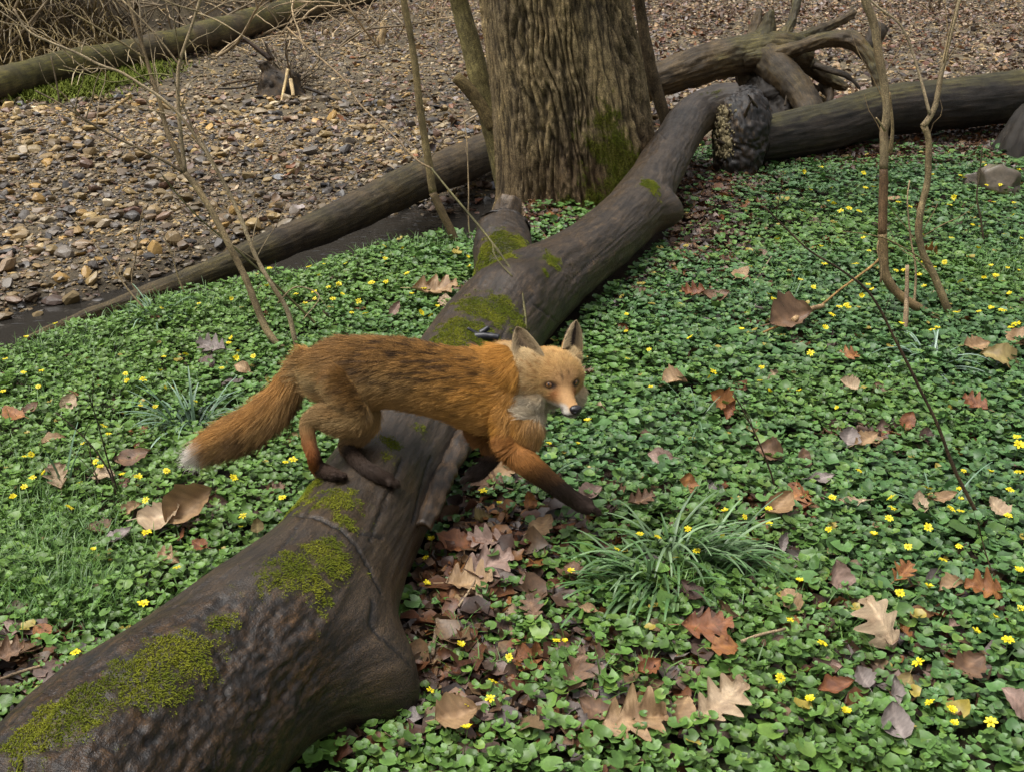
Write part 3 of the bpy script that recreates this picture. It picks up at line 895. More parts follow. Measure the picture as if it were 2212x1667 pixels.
def gravel_batch(n, y0, y1, med, sg, sub, lo, hi, flat=.55, sink=.25):
    n = int(n * 1.5)
    x, y = sample_area(n, y0, y1, .88, 1.6)
    z = ground_z(x, y, False)
    edge_ = (np.abs(x) > .54 * y + .3)
    ok = on_gravel(x, y) & in_view(x, y, z, 2.0) & (far_line(y) - x < .5) & (rng.random(n) < np.where(edge_, .45, 1.0))
    med = np.where(edge_, med * 1.4, med)[ok]
    x, y, z = x[ok], y[ok], z[ok]
    r = np.clip(np.exp(rng.normal(size=len(x)) * sg) * med, lo, hi) * .5
    S = r[:, None] * np.stack([.85 + .5 * rng.random(len(x)), .7 + .4 * rng.random(len(x)), flat * (.7 + .6 * rng.random(len(x)))], -1)
    big = fbm(np.stack([x * .5, y * .5, 0 * x], -1))
    c = PAL[rng.choice(len(PAL), len(x), p=PW / PW.sum())] * (.5 + .85 * rng.random((len(x), 1)))
    rightw = sstep(-.5, 2.5, x) * .6 + .35 * sstep(10, 14, y)
    c = lerp(c, c.mean(1, keepdims=True) * np.array([1.08, .98, .86]), (.02 + .25 * rightw)[:, None])
    c = c * np.array([1.08, 1.01, .90]) * (1 + .25 * big)[:, None]
    dwet = sstep(WATER_Z + .10, WATER_Z + .0, z) * (1 - sstep(.3, 1.3, x))
    c = c * (1 - .55 * dwet)[:, None]
    sh, f = stone_shapes(sub, 9, sub * 31)
    return spread(sh, f, np.stack([x, y, z + S[:, 2] * (.9 - sink)], -1), rots(len(x), .38), S, c)
GRAV = merge([gravel_batch(112000, 3.6, 9.2, .023, .50, 1, .010, .075, .40),
              gravel_batch(3500, 3.6, 10, .085, .25, 2, .06, .13),
              gravel_batch(84000, 9.0, 22, .038, .45, 1, .020, .10, .42)])
GRAV[0][:] = GRAV[0] + 0
obj('gravel', raw_mesh('gravel', *GRAV[:2], GRAV[2], False), M['stone'], kind='stuff', label='bed of tan, grey and ochre river stones', cat='gravel')
del GRAV
def one_stone(px, py, wpx, hfrac, c, label, cat='stone', seed=0, grav=True, mossc=None):
    p = ground_at(px, py + wpx * .2)
    r = wpx * float(depth(p)) / FPX * .5
    sh, f = stone_shapes(4, 1, seed)
    v = sh[0] * (1 + .05 * fbm(sh[0] * 3 + seed, 4))[:, None] * np.array([1, .8, hfrac]) * r
    a = rng.random() * .8 - .4
    v = v @ np.array([[math.cos(a), math.sin(a), 0], [-math.sin(a), math.cos(a), 0], [0, 0, 1]]) + p + np.array([0, 0, r * hfrac * .45])
    cv = np.tile(c, (len(v), 1)) * (.75 + .5 * sstep(-.4, .4, fbm(v * 30, 4)))[:, None]
    if mossc is not None:
        cv = lerp(cv, mossc, sstep(-.2, .2, fbm(v * 9, 4) - (v[:, 2] - p[2] - .05) * 6)[:, None])
    obj('stone', raw_mesh('stone', v, [f], {'Col': cv}), M['stone'], label=label, cat=cat)
one_stone(286, 458, 42, .8, (.10, .05, .03), 'rounded dark red-brown stone on the gravel at the left, bigger than its neighbours', seed=3)
one_stone(636, 506, 24, .7, (.5, .48, .44), 'small whitish stone beside the slim log', seed=5)
one_stone(752, 306, 34, .7, (.06, .045, .03), 'dark brown block-like stone out in the middle of the gravel', seed=8)
one_stone(1064, 402, 30, .75, (.17, .17, .19), 'blue-grey stone at the water edge next to the tree trunk', seed=9)
one_stone(1036, 398, 28, .7, (.22, .15, .11), 'pinkish brown stone at the water edge next to the blue-grey one', seed=10)
one_stone(888, 480, 22, .7, (.35, .34, .33), 'pale grey stone at the waterline below the slim log', seed=12)
one_stone(252, 208, 34, .45, (.02, .02, .022), 'flat black stone in front of the far mossy log', seed=13)
one_stone(955, 272, 22, .7, (.3, .23, .13), 'tan stone on gravel left of the tree', seed=14)
one_stone(600, 380, 34, .5, (.12, .12, .12), 'long grey stone tilted among the gravel', seed=15)
one_stone(1010, 280, 34, .5, (.09, .09, .09), 'grey flat stone under a pale stick beside the tree', seed=16)
one_stone(2150, 400, 105, .85, (.10, .078, .054), 'brown boulder with moss round its foot, among the green leaves', seed=21, mossc=(.06, .06, .010))
one_stone(2098, 400, 60, .9, (.085, .066, .046), 'smaller brown rock leaning on the mossy boulder', seed=22)

# ------------------------------------------------------------------ where the green cover grows
COVER_GAPS = []
for px, py, rx, ry, st in ((1000, 1215, 190, 120, .88), (985, 1345, 105, 130, .85), (950, 1460, 70, 60, .6), (1150, 1150, 120, 50, .5), (1480, 520, 90, 90, .75), (1500, 420, 70, 60, .85), (1560, 390, 90, 30, .8), (40, 1450, 70, 60, .9), (1060, 1030, 80, 50, .55),
                           (1850, 960, 60, 30, .5), (1450, 1190, 0, 0, 0), (1090, 1545, 130, 60, .5), (1780, 335, 150, 22, .8), (2030, 305, 240, 46, 1), (1760, 345, 120, 20, .9), (1320, 1440, 170, 70, .5), (1330, 1530, 260, 90, .35), (1800, 1330, 300, 90, .2), (1560, 1120, 160, 50, .25), (1690, 1110, 70, 30, .35),
                           (1340, 620, 90, 40, .3), (390, 1140, 90, 30, .35), (1700, 710, 70, 30, .3), (1250, 580, 40, 40, .4), (1150, 470, 90, 30, .6), (800, 1500, 60, 200, .3), (1960, 1500, 150, 60, .2)):
    if rx:
        p = ground_at(px, py)
        t = float(depth(p))
        COVER_GAPS.append((p[0], p[1], rx * t / FPX, ry * t / FPX / max(.25, (CAMZ - p[2]) / t), st))
main_axis = crom(np.array(main_rows), .05)
slim_axis = None
def near_log(x, y, rf=.86):
    d = np.full(len(x), 9.0)
    for r in main_axis:
        if r[2] - r[3] < .09:
            d = np.minimum(d, np.hypot(x - r[0], y - r[1]) / r[3])
    return d < rf
def cover(x, y):
    s = bank_s(x, y)
    p = np.stack([x, y, 0 * x], -1)
    k = 1 - sstep(-.02, .12, s + .06 * pn(p * 6))
    r = sstep(.6, 1.6, x)
    k = k * (1 - r * sstep(-.25, .1, s + .12 * pn(p * 2)))
    nz = fbm(p * 3.5, 3)
    for gx_, gy_, a, b_, st in COVER_GAPS:
        k = k * (1 - st * np.exp(-(((x - gx_) / a) ** 2 + ((y - gy_) / b_) ** 2) ** 1.5 + .0) * np.clip(1 + .7 * nz, 0, 1.3))
    k = k * (1 - .55 * sstep(.25, .6, fbm(p * 5 + 40, 3)))
    k = np.where(np.hypot(x - .36, y - 5.75) < .46, 0, k)
    return np.clip(k, 0, 1)
def green_pts(n, y0, y1, thin=1.0):
    n = int(n * 1.75)
    x, y = sample_area(n, y0, y1, .88, 1.4)
    edge_ = (np.abs(x) > .52 * y + .25)
    ok = (rng.random(n) < cover(x, y) * thin * np.where(edge_, .42, 1.0))
    x, y = x[ok], y[ok]
    z = ground_z(x, y, False)
    ok = in_view(x, y, z + .04, 2.0) & ~near_log(x, y)
    return x[ok], y[ok], z[ok]
# lesser celandine: heart shaped leaves on short stalks
ra = np.radians([-158, -120, -82, -42, 0, 42, 82, 120, 158])
rr = np.array([.98, 1.04, 1.0, .98, 1.0, .98, 1.0, 1.04, .98])
LEAFT = []
for k in range(8):
    w = rr * (1 + .10 * rng.normal(size=9))
    cup = .10 + .22 * rng.random()
    rim = np.stack([w * np.cos(ra), w * np.sin(ra) * (.95 + .15 * rng.random()), cup * w ** 2 + .10 * rng.normal(size=9)], -1)
    mid = np.stack([.55 * w * np.cos(ra), .55 * w * np.sin(ra), .55 ** 2 * cup * .4 + .04 * rng.normal(size=9)], -1)
    LEAFT.append(np.concatenate([[(-.22, 0, -.05)], mid, rim]))
i = np.arange(8)
LEAFF3 = np.stack([np.zeros(8, int), i + 1, i + 2], -1)
LEAFF = np.concatenate([LEAFF3, np.stack([i + 1, i + 10, i + 11], -1), np.stack([i + 1, i + 11, i + 2], -1)])
LEAFVAR = np.concatenate([[.75], np.full(9, .93), np.full(9, 1.12)])
def leaf_batch(n, y0, y1, size, thin=1.0):
    x, y, z = green_pts(n, y0, y1, thin)
    m_ = len(x)
    p = np.stack([x, y, 0 * x], -1)
    big = fbm(p * .9 + 8, 3)
    clump = fbm(p * 6, 3)
    h = .008 + .052 * rng.random(m_) ** 1.1 + .026 * clump
    r = np.where(np.abs(x) > .52 * y + .25, 1.5, 1.0) * size * .5 * np.exp(rng.normal(size=m_) * .30) * (1 - .22 * sstep(.2, -1.2, x) * (y < 4.6))
    S = np.stack([r, r, r], -1)
    g = np.array([.066, .145, .028])
    alt = np.array([.055, .122, .040])
    yel = np.array([.11, .18, .028])
    c = lerp(g, alt, sstep(-.4, .5, big + .25 * rng.normal(size=m_) + .22 * np.tanh(x))[:, None])
    c = lerp(c, (.080, .165, .024), (.75 * sstep(.1, -1.3, x))[:, None])
    c = lerp(c, yel, (.75 * (rng.random(m_) ** 4) + .25 * sstep(-.3, .5, -big - .12 * x))[:, None])
    c = c * (.62 + .75 * rng.random((m_, 1)))
    old = rng.random(m_) < .006
    c[old] = np.array([.28, .22, .04])
    tilt = .15 + .50 * rng.random(m_) ** 2
    Rm = rots(m_, 1.0)
    a = rng.random(m_) * 2 * math.pi
    t = np.abs(rng.normal(size=m_)) * tilt
    zz = np.zeros(m_); oo = np.ones(m_)
    rx = np.stack([oo, zz, zz, zz, np.cos(t), -np.sin(t), zz, np.sin(t), np.cos(t)], -1).reshape(-1, 3, 3)
    Rm = rz_only(a) @ rx @ rz_only(rng.random(m_) * 2 * math.pi)
    return spread(LEAFT, LEAFF, np.stack([x, y, z + h], -1), Rm, S, c, LEAFVAR)
CEL = merge([leaf_batch(36000, .85, 2.4, .0215), leaf_batch(92000, 2.4, 4.6, .0225), leaf_batch(100000, 4.6, 8.2, .0255)])
print('leaves', len(CEL[0]) // 19)
obj('ground_cover', raw_mesh('ground_cover', CEL[0], CEL[1], CEL[2]), M['leaf'], kind='stuff', label='dense mat of heart shaped green celandine leaves', cat='ground cover')
del CEL

# blades: a strip of n cells, bent over by 'droop'
def blades(P, az, length, width, lean, droop, colr, cells=4, tipw=.12):
    n = len(P)
    s = np.linspace(0, 1, cells + 1)
    ang = lean[:, None] + droop[:, None] * s[None] ** 1.3
    dl = (length / cells)[:, None]
    hx = np.concatenate([np.zeros((n, 1)), np.cumsum(np.sin(ang[:, 1:]) * dl, 1)], 1)
    hz = np.concatenate([np.zeros((n, 1)), np.cumsum(np.cos(ang[:, 1:]) * dl, 1)], 1)
    d = np.stack([np.cos(az), np.sin(az)], -1)
    q = np.stack([-np.sin(az), np.cos(az)], -1)
    w = width[:, None] * .5 * (1 - (1 - tipw) * s[None] ** 3)
    cx = P[:, None, 0] + d[:, None, 0] * hx
    cy = P[:, None, 1] + d[:, None, 1] * hx
    cz = P[:, None, 2] + hz
    L_ = np.stack([cx + q[:, None, 0] * w, cy + q[:, None, 1] * w, cz + w * .35], -1)
    C_ = np.stack([cx, cy, cz], -1)
    R_ = np.stack([cx - q[:, None, 0] * w, cy - q[:, None, 1] * w, cz + w * .35], -1)
    V = np.stack([L_, C_, R_], 2)                     # n, cells+1, 3, 3
    k = np.arange(cells)[:, None] * 3 + np.arange(2)[None]
    f = np.stack([k, k + 1, k + 4, k + 3], -1).reshape(-1, 4)
    F = (f[None] + (np.arange(n) * 3 * (cells + 1))[:, None, None]).reshape(-1, 4)
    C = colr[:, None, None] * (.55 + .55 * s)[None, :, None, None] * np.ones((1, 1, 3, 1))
    return V.reshape(-1, 3), [F], {'Col': C.reshape(-1, 3)}
def grass_spots():
    X, Y = [], []
    for px, py, rx, ry, n_ in ((290, 680, 330, 30, 2000), (560, 600, 160, 26, 1300), (850, 545, 160, 22, 1300), (60, 745, 120, 26, 600), (2130, 590, 110, 50, 1500), (1700, 640, 80, 60, 220), (130, 1300, 190, 80, 1700), (130, 1180, 170, 90, 1200), (160, 800, 200, 70, 900), (60, 1000, 90, 200, 500),
                               (1700, 1330, 350, 120, 350), (1480, 1110, 60, 20, 150), (130, 1000, 150, 120, 260), (990, 1420, 60, 60, 80), (1330, 1490, 250, 60, 220), (1450, 1290, 180, 60, 260), (330, 880, 300, 90, 260)):
        for _ in range(n_):
            p = ground_at(px + rx * max(-1.6, min(1.6, random.gauss(0, .55))), py + ry * max(-1.6, min(1.6, random.gauss(0, .6))))
            X.append(p)
    return np.array(X)
gp = grass_spots()
gp = gp[(bank_s(gp[:, 0], gp[:, 1]) < .1) & ~near_log(gp[:, 0], gp[:, 1])]
gp[:, 2] = ground_z(gp[:, 0], gp[:, 1], False)
k = len(gp)
edge = sstep(-.5, -.05, bank_s(gp[:, 0], gp[:, 1]))
gcol = lerp((.055, .135, .025), (.10, .19, .03), rng.random((k, 1))) * (.7 + .6 * rng.random((k, 1)))
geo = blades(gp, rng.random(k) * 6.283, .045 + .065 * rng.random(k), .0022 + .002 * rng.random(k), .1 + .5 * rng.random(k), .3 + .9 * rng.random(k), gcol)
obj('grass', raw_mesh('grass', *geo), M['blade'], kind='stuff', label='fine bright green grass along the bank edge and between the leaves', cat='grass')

# ------------------------------------------------------------------ strap-leaved clumps
def clump(name, px, py, n_, length, width, label, spreadr=.04, colr=(.07, .15, .06), flat=1.0, sky_=(.12, .2, .11), bias=None, lean0=.12):
    p = ground_at(px, py)
    a = rng.random(n_) * 6.283 if bias is None else bias + rng.normal(size=n_) * 1.0
    rad = np.sqrt(rng.random(n_)) * spreadr
    P = np.stack([p[0] + np.cos(a) * rad, p[1] + np.sin(a) * rad, np.full(n_, p[2] + .005)], -1)
    az = a + rng.normal(size=n_) * .45
    L = length * (.45 + .7 * rng.random(n_))
    c = lerp(colr, sky_, rng.random((n_, 1)) ** 1.5) * (.75 + .5 * rng.random((n_, 1)))
    geo = blades(P, az, L, width * (.7 + .5 * rng.random(n_)), lean0 + .75 * rng.random(n_) * flat, (.5 + 1.35 * rng.random(n_)) * flat, c, 8, .35)
    obj('leafy_clump', raw_mesh('leafy_clump', *geo), M['blade'], label=label, cat='plant')
geos = []
for px, py, n_, L_, az0, sp_ in ((1448, 1215, 75, .20, 0, 3), (1395, 1272, 75, .21, 3.5, .7), (1345, 1298, 40, .18, 3.7, .6), (1515, 1232, 75, .22, -.25, .55), (1570, 1252, 38, .18, -.5, .6), (1430, 1298, 45, .16, 4.6, .7)):
    p = ground_at(px, py)
    rad = np.sqrt(rng.random(n_)) * .05
    a = rng.random(n_) * 6.283
    P = np.stack([p[0] + np.cos(a) * rad, p[1] + np.sin(a) * rad, np.full(n_, p[2] + .005)], -1)
    c = lerp((.055, .13, .032), (.20, .30, .15), rng.random((n_, 1)) ** 2.2) * (.7 + .5 * rng.random((n_, 1)))
    geos.append(blades(P, az0 + rng.normal(size=n_) * sp_, L_ * (.5 + .6 * rng.random(n_)), .0085 * (.7 + .5 * rng.random(n_)), .15 + .85 * rng.random(n_), .7 + 1.5 * rng.random(n_), c, 9, .4))
obj('leafy_clump', raw_mesh('leafy_clump', *merge(geos)), M['blade'], label='large clump of arching strap leaves right of the log in the foreground', cat='plant')
clump('leafy_clump', 420, 930, 90, .19, .0075, 'pale clump of strap leaves just left of the fox tail', .06, (.09, .17, .09), 1.1, (.19, .28, .20), lean0=.25)
clump('leafy_clump', 2010, 800, 56, .22, .009, 'blue-green clump of drooping strap leaves under the right sapling', .05, (.13, .21, .14), 1.3, (.30, .40, .32), lean0=.3)
clump('leafy_clump', 1170, 1060, 12, .17, .006, 'few thin pale strap leaves behind the stretched foreleg', .03, (.10, .17, .08), .8)
clump('leafy_clump', 1690, 700, 14, .20, .004, 'sparse wispy grass tuft beside the big folded brown leaf', .05, (.07, .15, .05), .5)
clump('leafy_clump', 2010, 1120, 10, .22, .006, 'few arching pale blades beside the dark slanting stem', .05, (.11, .2, .12), 1.2)
clump('leafy_clump', 1500, 935, 8, .17, .005, 'thin grass tuft beside the orange-brown upright leaf', .03, (.09, .17, .08), .8)
clump('leafy_clump', 140, 1065, 8, .18, .007, 'few upright pale blades by the cream crumpled leaf', .02, (.11, .2, .13), .45)
clump('leafy_clump', 335, 700, 36, .16, .006, 'low strap leaf clump near the thin end of the slim log', .06, (.09, .17, .08), 1.1, (.17, .27, .17))

# ------------------------------------------------------------------ the fox
CR, CU, CB = np.array([1.0, 0, 0]), np.array([0, SP, CP]), np.array([0, -CP, SP])   # right, up, towards the viewer
def camv(a, b_, c_):
    return CR * a + CU * b_ + CB * c_
def J(px, py, t, r=None):
    p = at(px, py, t)
    return p if r is None else np.array([*p, r * t / FPX])
TF = 2.46
HEAD_EYES = at(1212, 826, 2.435)
lat = norm(camv(.93, .085, -.36))
muz = camv(.0245, -.062, .0687)
muz = norm(muz - lat * (muz @ lat))
nrm_ = np.cross(muz, lat)
mu_a = math.atan2(.046, .084)
fwd = norm(muz * math.cos(mu_a) + nrm_ * math.sin(mu_a))
upv = np.cross(fwd, lat)
HM = np.stack([lat, fwd, upv], 1)                     # columns: to the fox's left, forward, up
HS = 1.0
HO = HEAD_EYES - HM @ (np.array([0, .024, .014]) * HS)
def H(x, y, z):
    return HO + HM @ (np.array([x, y, z], float) * HS)

CH = {}
torso = [J(668, 790, 2.50, 34), J(700, 800, 2.49, 60), J(758, 806, 2.48, 76), J(850, 805, 2.48, 74), J(950, 823, 2.49, 75), J(1035, 842, 2.50, 86), J(1090, 856, 2.50, 89), J(1128, 872, 2.49, 78), J(1152, 890, 2.47, 48)]
torso_lat = [.03, .050, .064, .062, .064, .068, .066, .056, .036]
neck = [J(1075, 808, 2.50, 62), J(1120, 806, 2.485, 60), J(1165, 812, 2.47, 54), J(1190, 818, 2.462, 46)]
tail = [J(672, 768, 2.50, 20), J(648, 800, 2.51, 25), J(612, 856, 2.52, 31), J(560, 905, 2.525, 32), J(505, 938, 2.53, 30), J(455, 964, 2.53, 22), J(432, 977, 2.53, 11)]
def TS(px, py):
    return float(depth(near_vert(LOGV, px, py)))
hind_near = [J(735, 815, 2.46, 62), J(755, 862, 2.45, 56), J(768, 900, 2.44, 39), J(738, 902, 2.44, 36), J(698, 900, 2.44, 28), J(668, 912, 2.435, 19), J(666, 945, 2.43, 15.5), J(677, 985, 2.43, 14), J(686, 1010, TS(690, 1026) - .01, 15), J(708, 1019, TS(708, 1032) - .012, 15), J(728, 1025, TS(728, 1038) - .012, 12)]
hind_far = [J(775, 840, 2.52, 50), J(792, 890, 2.51, 40), J(786, 925, 2.50, 26), J(760, 946, (2.50 + TS(760, 946)) / 2 - .03, 19), J(749, 962, TS(748, 962) - .03, 17), J(763, 985, TS(762, 985) - .03, 16), J(788, 1008, TS(788, 1008) - .025, 14.5), J(815, 1024, TS(815, 1024) - .02, 16), J(843, 1037, TS(843, 1037) - .016, 14)]
fore_near = [J(1080, 868, 2.49, 50), J(1090, 925, 2.475, 44), J(1102, 968, 2.46, 33), J(1138, 1000, 2.45, 27), J(1175, 1030, 2.475, 23), J(1212, 1058, 2.50, 19), J(1240, 1078, 2.52, 18), J(1262, 1090, 2.525, 19), J(1276, 1096, 2.525, 15)]
fore_far = [J(1035, 900, 2.58, 40), J(1040, 935, 2.585, 27), J(1060, 965, 2.59, 21), J(1064, 985, 2.59, 18), J(1050, 1005, 2.58, 16), J(1032, 1020, 2.575, 17), J(1014, 1028, 2.57, 14)]
def ell_loft(C, latr, up, n=28, step=.012):
    C = np.concatenate([np.asarray(C), np.asarray(latr)[:, None]], 1)
    S = crom(C, step)
    P = S[:, :3]
    T = norm(np.gradient(P, axis=0))
    B = norm(np.cross(T, np.asarray(up)[None]))
    N = np.cross(B, T)
    th = np.arange(n) / n * 2 * math.pi
    V = P[:, None] + N[:, None] * (np.cos(th)[None, :, None] * S[:, 3][:, None, None]) + B[:, None] * (np.sin(th)[None, :, None] * S[:, 4][:, None, None])
    k = len(P)
    a = np.arange(k - 1)[:, None] * n + np.arange(n)[None]
    b_ = np.arange(k - 1)[:, None] * n + (np.arange(n)[None] + 1) % n
    q = np.stack([a, a + n, b_ + n, b_], -1).reshape(-1, 4)
    V = np.concatenate([V.reshape(-1, 3), [P[0] - T[0] * S[0, 3] * .5], [P[-1] + T[-1] * S[-1, 3] * .5]])
    r0, r1 = np.arange(n), (k - 1) * n + np.arange(n)
    t0 = np.stack([r0, np.roll(r0, -1), np.full(n, k * n)], -1)
    t1 = np.stack([np.roll(r1, -1), r1, np.full(n, k * n + 1)], -1)
    return V, [q, np.concatenate([t0, t1])], {}
def ball(c, rad, ax=None, n=20):
    v, f = ico(3)
    v = v * np.asarray(rad)
    if ax is not None:
        v = v @ np.asarray(ax).T
    return v + c, [f], {}
parts = [ell_loft(torso, torso_lat, CU)]
for nm, C, k in (('neck', neck, 1.0), ('tail', tail, 1.0), ('hind_near', hind_near, .62), ('hind_far', hind_far, .62), ('fore_near', fore_near, .62), ('fore_far', fore_far, .7)):
    C = np.array(C)
    l = C[:, 3].copy()
    if nm in ('hind_near', 'hind_far', 'fore_near'):
        l[:3] *= np.array([.55, .62, .78])
    parts.append(ell_loft(C, l, CU if nm in ('neck', 'tail') else CB, 20, .008))
# head: sections along the skull and muzzle (y, centre z, half width, half height)
HSEC = np.array([(-.092, .004, .024, .030), (-.079, .009, .046, .050), (-.054, .015, .068, .065), (-.024, .016, .074, .065), (.000, .011, .068, .057), (.016, .001, .053, .045), (.033, -.012, .031, .031),
                 (.050, -.021, .0225, .0225), (.070, -.029, .0180, .0175), (.088, -.034, .0155, .0150), (.100, -.036, .0125, .012)])
hp = np.stack([H(0, y, z) for y, z, _, _ in HSEC])
parts.append(ell_loft(np.concatenate([hp, (HSEC[:, 3] * HS)[:, None]], 1), HSEC[:, 2] * HS, upv, 28, .006))
for sx in (-1, 1):
    parts.append(ball(H(sx * .048, -.016, -.024), np.array([.029, .032, .028]) * HS, HM))     # cheek
    parts.append(ball(H(sx * .050, -.036, .054), np.array([.026, .022, .026]) * HS, HM))      # ear root
    parts.append(ball(H(sx * .026, .020, .019), np.array([.014, .014, .009]) * HS, HM))       # brow
    parts.append(ball(H(sx * .010, .078, -.042), np.array([.010, .022, .011]) * HS, HM))      # lips
parts.append(ball(H(0, .070, -.051), np.array([.011, .026, .006]) * HS, HM))                  # lower jaw
parts.append(ball(J(1128, 925, 2.475), np.array([.048, .045, .058])))                           # chest
def paw(c, d, side, sc_=1.0):
    d, side = norm(d), norm(side)
    for k, (o, l) in enumerate(((-.0150, .008), (-.0052, .017), (.0052, .017), (.0150, .008))):
        parts.append(ball(c + side * o * sc_ + d * l * sc_, np.array([.0082, .0082, .0082]) * sc_))
        parts.append(ball(c + side * o * sc_ + d * (l - .009) * sc_, np.array([.0070, .0070, .0070]) * sc_))
paw(hind_near[-1][:3], camv(.8, -.15, .5), camv(-.5, .1, .8))
paw(hind_far[-1][:3], camv(.7, -.55, .4), camv(-.4, .1, .9))
paw(fore_near[-1][:3], camv(.75, -.45, .3), camv(-.3, .3, .9), 1.08)
paw(fore_far[-1][:3], camv(-.7, -.6, .1), camv(.1, .1, 1))
raw = merge(parts)
tmp = bpy.data.objects.new('fox_shape', raw_mesh('fox_shape', raw[0], raw[1]))
COL.objects.link(tmp)
md = tmp.modifiers.new('join', 'REMESH')
md.mode = 'VOXEL'
md.voxel_size = .0042
md.adaptivity = 0
sm = tmp.modifiers.new('smooth', 'SMOOTH')
sm.factor = .5
sm.iterations = 7
dg = bpy.context.evaluated_depsgraph_get()
ev = tmp.evaluated_get(dg)
em = ev.to_mesh()
nv = len(em.vertices)
FV = np.empty(nv * 3, np.float32)
em.vertices.foreach_get('co', FV)
FV = FV.reshape(-1, 3).astype(float)
FF = np.array([p.vertices[:] for p in em.polygons if len(p.vertices) == 4])
ev.to_mesh_clear()
bpy.data.objects.remove(tmp)

